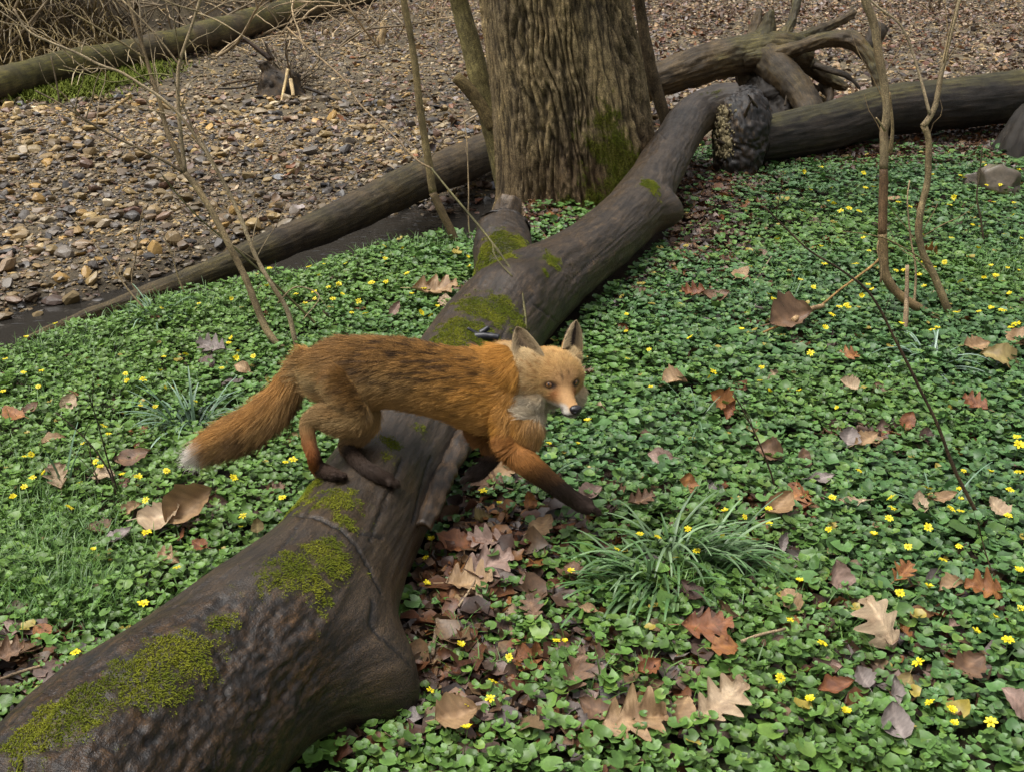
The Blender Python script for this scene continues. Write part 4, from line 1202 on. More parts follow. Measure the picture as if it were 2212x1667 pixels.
# which chain each point belongs to, how far along it
SMP = []
for ci, (nm, C) in enumerate((('torso', torso), ('neck', neck), ('tail', tail), ('hind_near', hind_near), ('hind_far', hind_far), ('fore_near', fore_near), ('fore_far', fore_far))):
    S = crom(np.array(C), .008)
    T = norm(np.gradient(S[:, :3], axis=0))
    SMP.append(np.concatenate([S, T, np.full((len(S), 1), ci), np.linspace(0, 1, len(S))[:, None]], 1))
SMP = np.concatenate(SMP)
def locate(P):
    out = np.empty(len(P), int)
    for k in range(0, len(P), 20000):
        q = P[k:k + 20000]
        d = np.linalg.norm(q[:, None] - SMP[None, :, :3], axis=2) - SMP[None, :, 3]
        d = d + np.where(np.isin(SMP[None, :, 7], (3, 4, 5, 6)) & (SMP[None, :, 8] < .28), .04, 0)
        out[k:k + 20000] = d.argmin(1)
    return out
def fox_look(P, N):
    """colour, fur direction, fur length at surface points"""
    i = locate(P)
    ch, s, T = SMP[i, 7].astype(int), SMP[i, 8], SMP[i, 4:7]
    T0 = norm(torso[6][:3] - torso[2][:3])[None]
    h = (P - HO) @ HM / HS
    q = proj(P)
    px, py = q[:, 0], q[:, 1]
    up = np.clip(N @ np.array([0, 0, 1.0]), -1, 1)
    ax = (P - torso[2][:3]) @ norm(torso[6][:3] - torso[2][:3]) / .40     # 0 rump .. 1 shoulder, in the body itself
    hz = P[:, 2]
    col = np.zeros((len(P), 3)); ln = np.full(len(P), .02); d = np.zeros((len(P), 3))
    fl = fbm(P * np.array([10, 10, 10]), 3)
    streak = fbm(np.stack([P @ norm(torso[6][:3] - torso[2][:3]) * 20, P[:, 1] * 130, P[:, 2] * 150], -1), 3)
    # trunk
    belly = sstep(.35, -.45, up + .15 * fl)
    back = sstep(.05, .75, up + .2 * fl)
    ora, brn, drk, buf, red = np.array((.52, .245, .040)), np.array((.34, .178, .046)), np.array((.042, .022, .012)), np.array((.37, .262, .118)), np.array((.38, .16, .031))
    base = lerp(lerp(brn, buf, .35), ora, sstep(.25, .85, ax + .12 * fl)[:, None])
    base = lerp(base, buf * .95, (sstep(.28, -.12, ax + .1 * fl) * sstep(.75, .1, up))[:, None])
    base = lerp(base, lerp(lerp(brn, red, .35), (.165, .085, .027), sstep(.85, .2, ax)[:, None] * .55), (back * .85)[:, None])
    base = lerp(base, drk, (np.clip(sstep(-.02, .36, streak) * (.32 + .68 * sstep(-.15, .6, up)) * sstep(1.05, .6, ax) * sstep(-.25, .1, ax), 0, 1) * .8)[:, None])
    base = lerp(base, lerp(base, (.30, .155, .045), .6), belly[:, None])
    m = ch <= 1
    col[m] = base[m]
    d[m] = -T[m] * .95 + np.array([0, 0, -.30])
    frt = sstep(.80, .97, ax)[:, None]
    d[m] = (norm(d) * (1 - frt) + norm(camv(-.45, -.95, .1))[None] * frt)[m]
    ln[m] = .018 + .008 * sstep(.2, -.1, ax[m])
    m = ch == 1
    col[m] = lerp(ora * .98, base, .4)[m]
    ln[m] = .026
    # pale throat and chest in front
    thr = sstep(.0, .45, N @ norm(camv(.75, -.55, .35))) * np.exp(-(np.linalg.norm(P - H(0, -.02, -.075), axis=1) / .085) ** 2) * (ch <= 1)
    col = lerp(col, lerp((.36, .28, .18), (.27, .20, .11), sstep(.0, .5, fl)[:, None]), (thr * .7)[:, None])
    # tail
    m = ch == 2
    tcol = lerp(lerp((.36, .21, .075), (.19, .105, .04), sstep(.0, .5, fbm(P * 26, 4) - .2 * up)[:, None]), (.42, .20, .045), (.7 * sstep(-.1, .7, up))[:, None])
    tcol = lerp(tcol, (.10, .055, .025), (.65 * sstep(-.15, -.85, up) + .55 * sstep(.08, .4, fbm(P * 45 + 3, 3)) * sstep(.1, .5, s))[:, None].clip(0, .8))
    tcol = lerp(tcol, (.66, .61, .54), sstep(.86, .94, s + .04 * fl)[:, None])
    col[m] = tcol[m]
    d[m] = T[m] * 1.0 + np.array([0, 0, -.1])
    ln[m] = (.024 + .014 * sstep(.05, .4, s[m]))
    # legs
    for c_ in (3, 4, 5, 6):
        m = ch == c_
        if c_ in (3, 4):
            lc = lerp(lerp((.25, .155, .06), (.25, .085, .022), sstep(.40, .58, s)[:, None]), (.035, .020, .013), sstep(.56, .74, s + .12 * (N @ CR) + .1 * fl)[:, None])
            if c_ == 4:
                lc = lerp((.15, .09, .042), (.032, .019, .012), sstep(.45, .72, s)[:, None])
            lc = lerp(lc, base, sstep(.36, .22, s)[:, None])
        else:
            lc = lerp((.33, .14, .035), (.032, .019, .013), sstep(.34, .66, s + .12 * fl + .10 * (N @ camv(.5, -.8, 0)))[:, None])
            lc = lerp(lc, base, sstep(.30, .16, s)[:, None])
            if c_ == 6:
                lc = lc * .7
        col[m] = lc[m]
        wl = sstep(.24, .44, s)[:, None]
        d[m] = (norm(T0 * -.95 + np.array([0, 0, -.35])) * (1 - wl) + norm(T + np.array([0, 0, -.15])) * wl)[m]
        ln[m] = (lerp(.020, .0080, sstep(.18, .5, s)) * lerp(1, .7, sstep(.85, 1, s)))[m]
    # head
    hd = (h[:, 1] > -.125) & (np.abs(h[:, 0]) < .09) & (h[:, 2] > -.066) & (h[:, 2] < .095)
    hd &= (h[:, 1] > -.085) | (h[:, 2] > .0)
    wh = (sstep(-.115, -.035, h[:, 1] + .012 * fl + .25 * np.clip(h[:, 2] - .01, 0, .05)))[:, None]
    ha, hy, hz_ = np.abs(h[:, 0]), h[:, 1], h[:, 2]
    sand, cream, white = np.array((.47, .285, .105)), np.array((.48, .40, .28)), np.array((.54, .50, .43))
    hc = lerp(sand, (.43, .20, .045), sstep(-.03, -.07, hy + .01 * fl)[:, None])
    hc = lerp(hc, (.52, .39, .21), (.8 * sstep(.018, .04, ha) * sstep(.03, -.01, hy))[:, None])
    hc = lerp(hc, (.30, .15, .05), (.65 * sstep(.12, .4, fbm(P * 95, 3)) * sstep(.045, .02, hy))[:, None])
    mt = sstep(.026, .05, hy)
    hc = lerp(hc, (.38, .215, .095), (mt * .85)[:, None])
    tear = np.exp(-(((ha - .020) / .010) ** 2 + ((hy - .036) / .016) ** 2 + ((hz_ + .006) / .014) ** 2))
    hc = lerp(hc, (.27, .095, .024), np.clip(tear * 1.2, 0, .95)[:, None])
    lo = sstep(-.020, -.036, hz_ + .004 * fl + .010 * sstep(.04, .09, hy))
    hc = lerp(hc, white, (lo * sstep(-.02, .02, hy + .006 * fl))[:, None])
    hc = lerp(hc, cream, (sstep(.002, -.026, hz_ + .006 * fl) * sstep(.035, .005, hy))[:, None])
    hc = lerp(hc, white * 1.05, (.85 * sstep(.0105, .0155, ha) * sstep(.052, .066, hy) * sstep(-.020, -.028, hz_))[:, None])
    mouth = np.exp(-((hz_ + .0465 - .10 * np.clip(.07 - hy, 0, 1)) / .0034) ** 2) * sstep(.03, .045, hy)
    hc = lerp(hc, (.03, .022, .02), (mouth * .95)[:, None])
    hc = lerp(hc, (.05, .03, .02), (.92 * np.exp(-(((ha - .0145) / .007) ** 2 + ((hy - .070) / .010) ** 2 + ((hz_ + .036) / .006) ** 2)))[:, None])
    ew = ((ha - .0305) / .0165) ** 2 + ((hy - .028) / .024) ** 2 + ((hz_ - .0125) / .0105) ** 2
    hc = lerp(hc, (.22, .10, .035), (.8 * np.exp(-(ew / 1.5) ** 2))[:, None])
    hc = lerp(hc, (.016, .011, .010), (np.exp(-(ew / 1.05) ** 3))[:, None])
    brow = np.exp(-(((h[:, 0] + .006) / .0025) ** 2 + ((hz_ - .031) / .010) ** 2)) + .7 * np.exp(-(((h[:, 0] - .010) / .0022) ** 2 + ((hz_ - .036) / .006) ** 2))
    hc = lerp(hc, (.06, .03, .015), (.75 * np.clip(brow * 1.2, 0, 1) * (hy > 0))[:, None])
    col[hd] = lerp(col, hc, wh)[hd]
    flow = (np.stack([np.sign(h[:, 0]) * .55 * sstep(.008, .03, ha), np.full(len(h), -1.0), -.35 + .5 * sstep(-.01, .03, hz_)], -1)) @ HM.T
    d[hd] = (norm(d) * (1 - wh) + norm(flow) * wh)[hd]
    hl = lerp(.0105, .0032, sstep(.01, .06, hy))
    hl = lerp(hl, .022, np.maximum(sstep(-.045, -.085, hy), sstep(-.025, -.05, hz_) * sstep(.03, .0, hy)))
    hl = lerp(hl, .024, sstep(.022, .048, ha) * sstep(.02, -.02, hy) * sstep(.005, -.03, hz_))
    hl = hl * (1 - .75 * np.exp(-(ew / 1.8) ** 2))
    ln[hd] = (ln * (1 - wh[:, 0]) + hl * wh[:, 0])[hd]
    return col.clip(0, 1), norm(d), ln, hd, ch, s, h, ew
FN = vnormals(FV, [FF])
if (FN * (FV - FV.mean(0))).sum() < 0:
    FN = -FN
# eye sockets pressed in slightly
hloc = (FV - HO) @ HM / HS
fcol, fdir, flen, fhd, fch, fs_, fh, few = fox_look(FV, FN)
FV = FV - FN * (.0035 * np.exp(-few ** 2) * fhd)[:, None]
# ears: two curved cups, front and back faces, added to the same skin
def ear_geo(sx, base, tip, halfw, facing, cupd):
    """facing: the way the open side looks"""
    base, tip = np.asarray(base), np.asarray(tip)
    ax_ = tip - base
    hgt = np.linalg.norm(ax_)
    a = ax_ / hgt
    f = norm(np.asarray(facing) - a * (np.asarray(facing) @ a))
    side = np.cross(a, f)
    ns, nw = 22, 17
    s = np.linspace(0, 1, ns)
    w = np.linspace(-1, 1, nw)
    wd = halfw * (1.02 - .1 * s) * np.clip(1 - s ** 2.1, 0, 1) ** .72 + .0008
    S_, W_ = np.meshgrid(s, w, indexing='ij')
    dep = cupd * (1 - W_ ** 2) * (1 - .55 * S_)
    off = -f * 1.0
    mid = base + a * (S_ * hgt)[..., None] + side * (W_ * wd[:, None])[..., None] - f * (dep - cupd * .5)[..., None] - f * (.18 * hgt * (S_ ** 2) * .25)[..., None]
    thick = .0022
    fr, bk = mid + f * thick, mid - f * thick
    V_ = np.concatenate([fr.reshape(-1, 3), bk.reshape(-1, 3)])
    i = np.arange(ns - 1)[:, None] * nw + np.arange(nw - 1)[None]
    q = np.stack([i, i + 1, i + nw + 1, i + nw], -1).reshape(-1, 4)
    o = ns * nw
    e = []
    for k in range(ns - 1):
        e += [(k * nw, (k + 1) * nw, (k + 1) * nw + o, k * nw + o), (k * nw + nw - 1 + o, (k + 1) * nw + nw - 1 + o, (k + 1) * nw + nw - 1, k * nw + nw - 1)]
    for k in range(nw - 1):
        e.append(((ns - 1) * nw + k, (ns - 1) * nw + k + 1, (ns - 1) * nw + k + 1 + o, (ns - 1) * nw + k + o))
    Fq = np.concatenate([q, q[:, ::-1] + o, np.array(e)])
    uv = np.stack([S_, W_, np.ones_like(S_)], -1).reshape(-1, 3)
    ub = uv.copy(); ub[:, 2] = -1
    return V_, Fq, np.concatenate([uv, ub]), a, f, side
EARS = [ear_geo(-1, at(1146, 786, 2.44), at(1117, 709, 2.47), .034, camv(.10, .10, .99), .019),
        ear_geo(1, at(1230, 766, 2.495), at(1242, 694, 2.52), .028, camv(.55, .1, .83), .017)]
skinV, skinC = [FV], [fcol * .8]
skinF = [FF]
n0 = len(FV)
earfur = []
for k, (V_, Fq, uv, a, f, side) in enumerate(EARS):
    S_, W_, fb = uv[:, 0], uv[:, 1], uv[:, 2]
    inner = lerp((.14, .095, .052), (.022, .016, .012), (np.exp(-(((W_ + (.25 if k == 0 else -.1)) / .38) ** 2)) * sstep(1.0, .3, S_))[:, None])
    if k == 1:
        inner = lerp(inner, (.040, .028, .022), .85 * sstep(.15, .4, S_)[:, None])
    edge_ = sstep(.80, .98, np.abs(W_))
    inner = lerp(inner, (.42, .32, .18), (edge_ * .8)[:, None])
    back_ = lerp((.30, .16, .05), (.035, .022, .016), sstep(.1, .5, S_)[:, None])
    c_ = np.where(fb[:, None] > 0, inner, back_)
    skinV.append(V_); skinC.append(c_); skinF.append(Fq + n0)
    n0 += len(V_)
    # ear hair
    g_ = np.random.default_rng(50 + k)
    nf = 5200
    tk, bc = scatter(V_, [Fq], nf, None, g_)
    P_ = bary(V_, tk, bc)
    uu = bary(uv, tk, bc)
    cc = bary(c_, tk, bc)
    front = uu[:, 2] > 0
    wv = uu[:, 1]
    dirn = np.where(front[:, None], a * .75 + f * .22 - side * (np.sign(wv) * .55 * (np.abs(wv) > .35))[:, None], a * .9 - f * .25)
    dirn = norm(dirn + g_.normal(size=(nf, 3)) * .18)
    L_ = np.where(front, .004 + .013 * sstep(.35, .95, np.abs(wv)) * (1 - uu[:, 0]) + .004 * (np.abs(wv) > .5), .0045) * (.6 + .7 * g_.random(nf))
    L_ = L_ * (1 - .65 * sstep(.7, 1, uu[:, 0]))
    hc_ = np.where((front & (np.abs(wv) > .45))[:, None], lerp(cc, (.38, .29, .17), .5), cc)
    earfur.append((P_, dirn, L_, hc_))
fox = empty('fox', (*hind_near[-1][:2], hind_near[-1][2]), 'red fox stepping off the log with one foreleg stretched out, looking towards the camera', 'fox')
body = obj('body', raw_mesh('fox_body', np.concatenate(skinV), [np.concatenate(skinF)], {'Col': np.concatenate(skinC)}), M['skin'], fox)

# fur
def fur(n_, seed, guard=False):
    g_ = np.random.default_rng(seed)
    w = 1.0 + 2.2 * fhd
    tk, bc = scatter(FV, [FF], n_, w, g_)
    P = bary(FV, tk, bc)
    N = norm(bary(FN, tk, bc))
    col, d, L, hd, ch, s, h, ew = fox_look(P, N)
    keep_ = ~(hd & (ew < .95)) & ~(hd & (h[:, 1] > .097))
    P, N, col, d, L, hd, ch = P[keep_], N[keep_], col[keep_], d[keep_], L[keep_], hd[keep_], ch[keep_]
    m_ = len(P)
    d = d - N * (d * N).sum(1)[:, None]
    d = norm(d)
    cl = np.stack([pn(P * 55 + 3), pn(P * 55 + 31), pn(P * 55 + 77)], -1)
    cl2 = np.stack([pn(P * 20 + 13), pn(P * 20 + 41), pn(P * 20 + 97)], -1)
    lift = np.where(hd, .34, .34) + .08 * (L > .035) + (.12 if guard else 0)
    dd = norm(d + N * lift[:, None] + cl * (.15 + .07 * (L > .015))[:, None] + cl2 * .16 + g_.normal(size=(m_, 3)) * .10)
    Lr = L * (.8 + .6 * g_.random(m_)) * (1.25 if guard else 1.0)
    K = 5
    sv = np.linspace(0, 1, K)[None, :, None]
    bend = d * .30 - N * .22 + np.array([0, 0, -.10])
    pts = P[:, None] - N[:, None] * .001 + dd[:, None] * (Lr[:, None, None] * sv) + bend[:, None] * (Lr[:, None, None] * sv ** 2 * .5)
    r0 = np.where(hd, .00036, .00046) * (1.15 if guard else 1)
    rad = r0[:, None] * np.linspace(1, .28, K)[None]
    var = .78 + .44 * g_.random((m_, 1)) + .16 * pn(P * 70)[:, None]
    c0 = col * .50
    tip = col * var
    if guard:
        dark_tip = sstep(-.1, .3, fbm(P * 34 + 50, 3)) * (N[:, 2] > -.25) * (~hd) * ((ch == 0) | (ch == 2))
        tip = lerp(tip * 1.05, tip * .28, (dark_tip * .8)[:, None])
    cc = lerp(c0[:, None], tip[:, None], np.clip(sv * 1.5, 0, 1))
    return pts, rad, cc.clip(0, 1)
f1_, f2_ = fur(215000, 71), fur(34000, 72, True)
ex = []
for P_, dn, L_, c_ in earfur:
    sv = np.linspace(0, 1, 5)[None, :, None]
    pts = P_[:, None] + dn[:, None] * (L_[:, None, None] * sv)
    ex.append((pts, np.full((len(P_), 1), .0004) * np.linspace(1, .3, 5)[None], np.repeat(c_[:, None] * (.75 + .4 * rng.random((len(P_), 1, 1))), 5, 1)))
allf = [f1_, f2_] + ex
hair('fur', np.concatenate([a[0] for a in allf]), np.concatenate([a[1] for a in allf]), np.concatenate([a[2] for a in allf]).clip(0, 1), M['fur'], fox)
# whiskers
wp, wr = [], []
for sx in (-1, 1):
    for k in range(7):
        b0 = H(sx * .0155, .072 + .003 * (k % 4), -.036 - .003 * (k // 3))
        dv = HM @ norm(np.array([sx * 1.0, -.15 - .1 * k, -.15 + .08 * k]))
        sv = np.linspace(0, 1, 6)[:, None]
        wp.append(b0 + dv * .05 * sv + np.array([0, 0, -.012]) * sv ** 2)
hair('whiskers', np.array(wp), np.full((len(wp), 1), .00022) * np.linspace(1, .3, 6)[None], np.full((len(wp), 6, 3), .02), M['fur'], fox)
# eyes looking at the camera, amber with a dark pupil
def eye_mesh(c, look, r):
    v, f = ico(4)
    look = norm(look)
    u = v @ look
    colr = np.tile((.17, .075, .024), (len(v), 1)) * (.75 + .5 * sstep(-.3, .3, pn(v * 9)))[:, None]
    colr = lerp(colr, (.05, .025, .012), sstep(.86, .74, u)[:, None])
    up_ = norm(upv - look * (upv @ look))
    sd = np.cross(look, up_)
    slit = (v @ sd / .24) ** 2 + (v @ up_ / .30) ** 2
    colr = lerp(colr, (.004, .003, .003), (sstep(1.15, .85, slit) * (u > 0))[:, None])
    colr = lerp(colr, (.01, .008, .007), sstep(.68, .58, u)[:, None])
    return raw_mesh('fox_eye', v * r + c, [f], {'Col': colr})
for sx in (-1, 1):
    c = H(sx * .0305, .0270, .0130)
    obj('eye', eye_mesh(c, norm(np.array([0, 0, CAMZ]) - c) + HM @ np.array([sx * .25, .15, 0]), .0104), M['eye'], fox)
v, f = ico(4)
nz = v.copy()
nz[:, 0] *= 1 + .25 * nz[:, 2]
for sx in (-1, 1):
    dn = np.exp(-(((v[:, 0] - sx * .5) / .22) ** 2 + ((v[:, 2] + .1) / .25) ** 2)) * (v[:, 1] > .3)
    nz = nz - v * (.28 * dn)[:, None]
nz = nz - v * (.15 * np.exp(-(v[:, 0] / .08) ** 2) * (v[:, 2] < .2) * (v[:, 1] > 0))[:, None]
nz = (nz * np.array([.0140, .0115, .0115]) * HS) @ HM.T + H(0, .1035, -.0325)
obj('nose', raw_mesh('fox_nose', nz, [f], {'Col': np.tile((.012, .010, .012), (len(nz), 1))}), M['nose'], fox)
print('fox', len(FV), 'ears', proj(np.array([H(-.045, -.03, .04), H(.045, -.03, .04), H(0, .112, -.034)])))

# ------------------------------------------------------------------ saplings, stems and twigs
def stem_rows(pts, t0, t1, r0, r1):
    """pts from the foot up; t: distance; r in sketch units"""
    L = np.concatenate([[0], np.cumsum([math.hypot(b_[0] - a[0], b_[1] - a[1]) for a, b_ in zip(pts[:-1], pts[1:])])])
    L = L / L[-1]
    return [pt_row(px, py, t0 + (t1 - t0) * k, r0 + (r1 - r0) * k ** .8) for (px, py), k in zip(pts, L)]
def wob(V, D, tc, TH, LL):
    return .0012 * fbm(V * 40, 3)
def stem_mesh(name, rows, parent, mat='twig', tint=(1, 1, 1), patch=None, step=.02, seg=9, knots=0.0, **kw):
    def dd(V, D, tc, TH, LL):
        r = np.hypot(tc[:, 0], tc[:, 1])
        return r * (.16 * fbm(V * 25, 3) + .25 * knots * np.exp(-((LL % .17) / .012) ** 2))
    V, F, A = tube(rows, step, seg, dd, cap=2)
    c = np.tile(tint, (len(V), 1)) * (.8 + .4 * sstep(-.4, .4, fbm(V * 9)))[:, None]
    if patch is not None:
        c = lerp(c, patch, (.8 * sstep(.05, .35, fbm(V * 7 + 5)))[:, None])
    A['Col'] = c
    return finish(name, (V, F, A), M[mat], parent, **kw)
def side_twigs(rows, parent, n_, length, r, tint, spreadv=.7, lo=.25):
    S = crom(np.array(rows), .02)
    for k in range(n_):
        i = int((lo + (1 - lo) * random.random()) * (len(S) - 2))
        p, T = S[i, :3], norm(S[i + 1, :3] - S[i, :3])
        d = norm(T * .7 + np.array([random.gauss(0, spreadv), random.gauss(0, spreadv * .5), random.gauss(.2, .3)]))
        L = length * (.4 + .8 * random.random())
        rr_ = [[*p, r], [*(p + d * L * .4 + np.array([0, 0, .01])), r * .8], [*(p + d * L * .75 + np.random.default_rng(k).normal(size=3) * L * .05), r * .6], [*(p + d * L + np.array([0, 0, L * .12])), r * .3]]
        stem_mesh('twig', rr_, parent, 'twig', tint, None, .03, 5)
GT = lambda px, py: float(depth(ground_at(px, py)))

tb = GT(640, 768)
sap = empty('sapling', ground_at(640, 768), 'bare many-stemmed sapling rising behind the fox rump and leaning left', 'sapling')
OL = (.85, .85, .62)
A_low = [(642, 772), (605, 748), (575, 712), (558, 672), (530, 600), (500, 540), (458, 458), (425, 405), (400, 374)]
A_up = A_low[-1:] + [(382, 330), (363, 290), (346, 224), (333, 185), (316, 129), (297, 66), (277, 0), (262, -60)]
r_ = stem_rows(A_low, tb, 3.62, 8, 6.6); stem_mesh('stem', r_, sap, tint=(.92, .85, .68), knots=.5)
rA = stem_rows(A_up, 3.62, 3.5, 6.2, 3.0); stem_mesh('stem', rA, sap, tint=(.62, .56, .42), patch=(.95, .85, .7))
B_ = [(644, 772), (636, 730), (620, 670), (590, 620), (555, 560), (514, 458), (475, 379), (428, 303), (389, 250), (346, 211), (307, 185), (257, 155), (218, 142), (165, 115), (109, 92), (59, 66), (30, 20)]
rB = stem_rows(B_, tb, 3.35, 5.6, 2.4); stem_mesh('stem', rB, sap, tint=(1.25, 1.2, 1.08), patch=(.9, .8, .65), knots=.4)
rC = stem_rows([(400, 372), (389, 280), (384, 198), (387, 142), (402, 92), (419, 43), (432, 0), (445, -50)], 3.62, 3.45, 5.0, 3.0); stem_mesh('stem', rC, sap, tint=(.95, .9, .78))
rD = stem_rows([(399, 374), (346, 343), (231, 287), (129, 224), (76, 196)], 3.62, 3.5, 3.8, 1.8); stem_mesh('branch', rD, sap, tint=(.5, .45, .38))
stem_mesh('branch', stem_rows([(129, 224), (123, 185), (110, 122)], 3.53, 3.5, 2.2, 1.4), sap, tint=(.4, .36, .3))
stem_mesh('branch', stem_rows([(310, 125), (257, 89), (132, 13), (100, -10)], 3.54, 3.4, 2.6, 1.8), sap, tint=(.75, .7, .5))
stem_mesh('branch', stem_rows([(388, 142), (353, 96), (316, 53), (264, 0)], 3.55, 3.5, 2.4, 1.5), sap, tint=(.8, .75, .62))
stem_mesh('branch', stem_rows([(430, 26), (388, 14), (346, -2)], 3.47, 3.4, 2.0, 1.4), sap, tint=(.9, .85, .7))
stem_mesh('branch', stem_rows([(425, 28), (470, 45), (520, 75), (560, 98)], 3.47, 3.4, 2.0, 1.0), sap, tint=(.9, .85, .7))
stem_mesh('branch', stem_rows([(215, 142), (205, 158), (190, 155), (120, 95)], 3.45, 3.4, 1.8, .9), sap, tint=(1.1, 1.05, .95))
stem_mesh('branch', stem_rows([(376, 165), (330, 160), (245, 178), (185, 160), (125, 150)], 3.55, 3.5, 1.6, .8), sap, tint=(.8, .9, .5))
for rows, k in ((rA, 5), (rB, 9), (rC, 4), (rD, 3)):
    side_twigs(rows, sap, k + 3, .28, .0024, (.95, .9, .78))
tq = GT(711, 726)
wand = empty('thin_stem', ground_at(711, 726), 'thin dark green stem leaning left across the sapling', 'stem')
rW = stem_rows([(714, 730), (600, 620), (500, 530), (440, 480), (400, 440), (350, 380)], tq, 3.7, 3.4, 1.5)
stem_mesh('stem', rW, wand, tint=(.32, .36, .2)); side_twigs(rW, wand, 3, .15, .0013, (.4, .42, .25))

ctr = empty('sapling', ground_at(988, 532), 'single slim upright sapling standing left of the big tree', 'sapling')
tc_ = GT(988, 532)
rS = stem_rows([(990, 538), (975, 500), (960, 470), (935, 416), (923, 334), (913, 273), (904, 212), (898, 152), (886, 76), (871, 0), (858, -70)], tc_, tc_ - .45, 9.5, 7.0)
stem_mesh('stem', rS[:4], ctr, tint=(.42, .36, .26)); stem_mesh('stem', rS[3:], ctr, tint=(.72, .66, .45)); side_twigs(rS, ctr, 6, .3, .0018, (.75, .7, .55))
tg = GT(1150, 760) - .4
g2 = empty('thin_stem', at(1136, 706, 3.55), 'long thin greenish stem curving up left from beside the mossy fork of the log', 'stem')
rG = stem_rows([(1137, 712), (1133, 669), (1123, 616), (1096, 571), (1062, 523), (1030, 483), (964, 404), (932, 364), (904, 349), (844, 288), (777, 225), (743, 173), (665, 103), (620, 60)], 3.42, 4.3, 2.9, 1.8)
stem_mesh('stem', rG[:8], g2, tint=(.33, .36, .2)); stem_mesh('stem', rG[7:], g2, tint=(.85, .72, .55))
stem_mesh('branch', stem_rows([(1106, 597), (1070, 555), (1064, 528)], 3.52, 3.6, 2.0, 1.2), g2, tint=(.33, .36, .2)); side_twigs(rG, g2, 5, .22, .0014, (.7, .62, .48), lo=.4)
for pts, tt, lab in (([(1030, 540), (1014, 500), (1012, 400), (1008, 300), (1000, 240)], 5.0, 'thin pale upright shoot just left of the trunk, nearest to it'),
                     ([(600, 655), (640, 620), (690, 640), (655, 690)], 3.9, 'short curled pale twig beside the sapling foot'),
                     ([(300, 640), (285, 610), (292, 560), (303, 480), (310, 450)], 4.3, 'thin pale shoot standing in the water beside the slim log'),
                     ([(398, 632), (385, 600), (372, 555), (350, 500)], 4.2, 'thin pale shoot leaning beside the thick part of the slim log'),
                     ([(310, 665), (280, 630), (200, 520), (150, 465)], 4.0, 'thin straight brown shoot leaning over the thin end of the slim log')):
    e_ = empty('shoot', at(*pts[0], tt), lab, 'shoot')
    rX = stem_rows(pts, tt, tt - .1, 2.0, 1.0)
    stem_mesh('stem', rX, e_, tint=(1.05, .95, .8))
    side_twigs(rX, e_, 3, .12, .001, (1, .9, .75))

ts = GT(2040, 700)
sap2 = empty('sapling', ground_at(2040, 700), 'two-stemmed bare sapling on the green ground at the right', 'sapling')
r1_ = stem_rows([(2044, 702), (2012, 684), (1978, 662), (1941, 636), (1914, 597), (1908, 548), (1906, 502)], ts, ts - .08, 10, 10)
stem_mesh('stem', r1_, sap2, tint=(.66, .55, .38), patch=(.9, .8, .58), knots=.5, seg=14)
r2_ = stem_rows([(1906, 505), (1908, 441), (1909, 364), (1910, 320), (1909, 283), (1916, 255), (1912, 196), (1900, 130), (1889, 59), (1869, 0), (1850, -60)], ts - .08, ts - .35, 10, 8.5)
stem_mesh('stem', r2_[:3], sap2, tint=(.5, .36, .26), seg=14); stem_mesh('stem', r2_[2:], sap2, tint=(.88, .83, .68), patch=(.65, .55, .43), seg=14, knots=.3)
stem_mesh('branch', stem_rows([(1923, 330), (1928, 280), (1922, 200)], ts - .2, ts - .3, 5, 2), sap2, tint=(.95, .85, .65))
stem_mesh('branch', stem_rows([(1912, 283), (1902, 268), (1893, 255)], ts - .25, ts - .3, 3, 1.5), sap2, tint=(1.3, 1.2, 1.0))
r3_ = stem_rows([(2072, 726), (2043, 658), (2018, 597), (1994, 548), (1984, 502), (1990, 450), (2003, 395), (2006, 340), (2005, 299), (1995, 271)], ts + .02, ts - .2, 8.5, 6.8)
stem_mesh('stem', r3_, sap2, tint=(.82, .76, .58), patch=(.55, .47, .37), knots=.5, seg=14)
r4_ = stem_rows([(1994, 274), (2018, 236), (2034, 157), (2057, 59), (2073, 0), (2090, -60)], ts - .2, ts - .3, 6.5, 4)
stem_mesh('stem', r4_, sap2, tint=(.85, .8, .66), knots=.6)
stem_mesh('branch', stem_rows([(2008, 246), (1987, 165), (1948, 59), (1892, 12), (1860, -20)], ts - .22, ts - .3, 3.6, 2.2), sap2, tint=(1.25, 1.2, 1.1))
stem_mesh('dead_stub', stem_rows([(1954, 734), (1958, 655), (1960, 573)], ts - .12, ts - .15, 6.5, 4), sap2, tint=(1.1, .95, .85))
stem_mesh('branch', stem_rows([(1908, 514), (1870, 506), (1819, 500)], ts - .1, ts - .05, 1.6, 1), sap2, tint=(.4, .38, .22))
stem_mesh('branch', stem_rows([(1906, 512), (1963, 542), (2012, 573)], ts - .12, ts - .1, 2.2, 1.2), sap2, tint=(.45, .42, .25))
stem_mesh('branch', stem_rows([(1902, 610), (1905, 580), (1895, 540), (1898, 520)], ts - .1, ts - .12, 3, 1.4), sap2, tint=(.8, .7, .5))
stem_mesh('branch', stem_rows([(1975, 660), (1978, 580), (1968, 520), (1960, 430), (1965, 390)], ts, ts + .05, 3, 1.4), sap2, tint=(.8, .72, .58))
for r in (r2_, r3_, r4_):
    side_twigs(r, sap2, 5, .24, .0022, (.7, .6, .45))
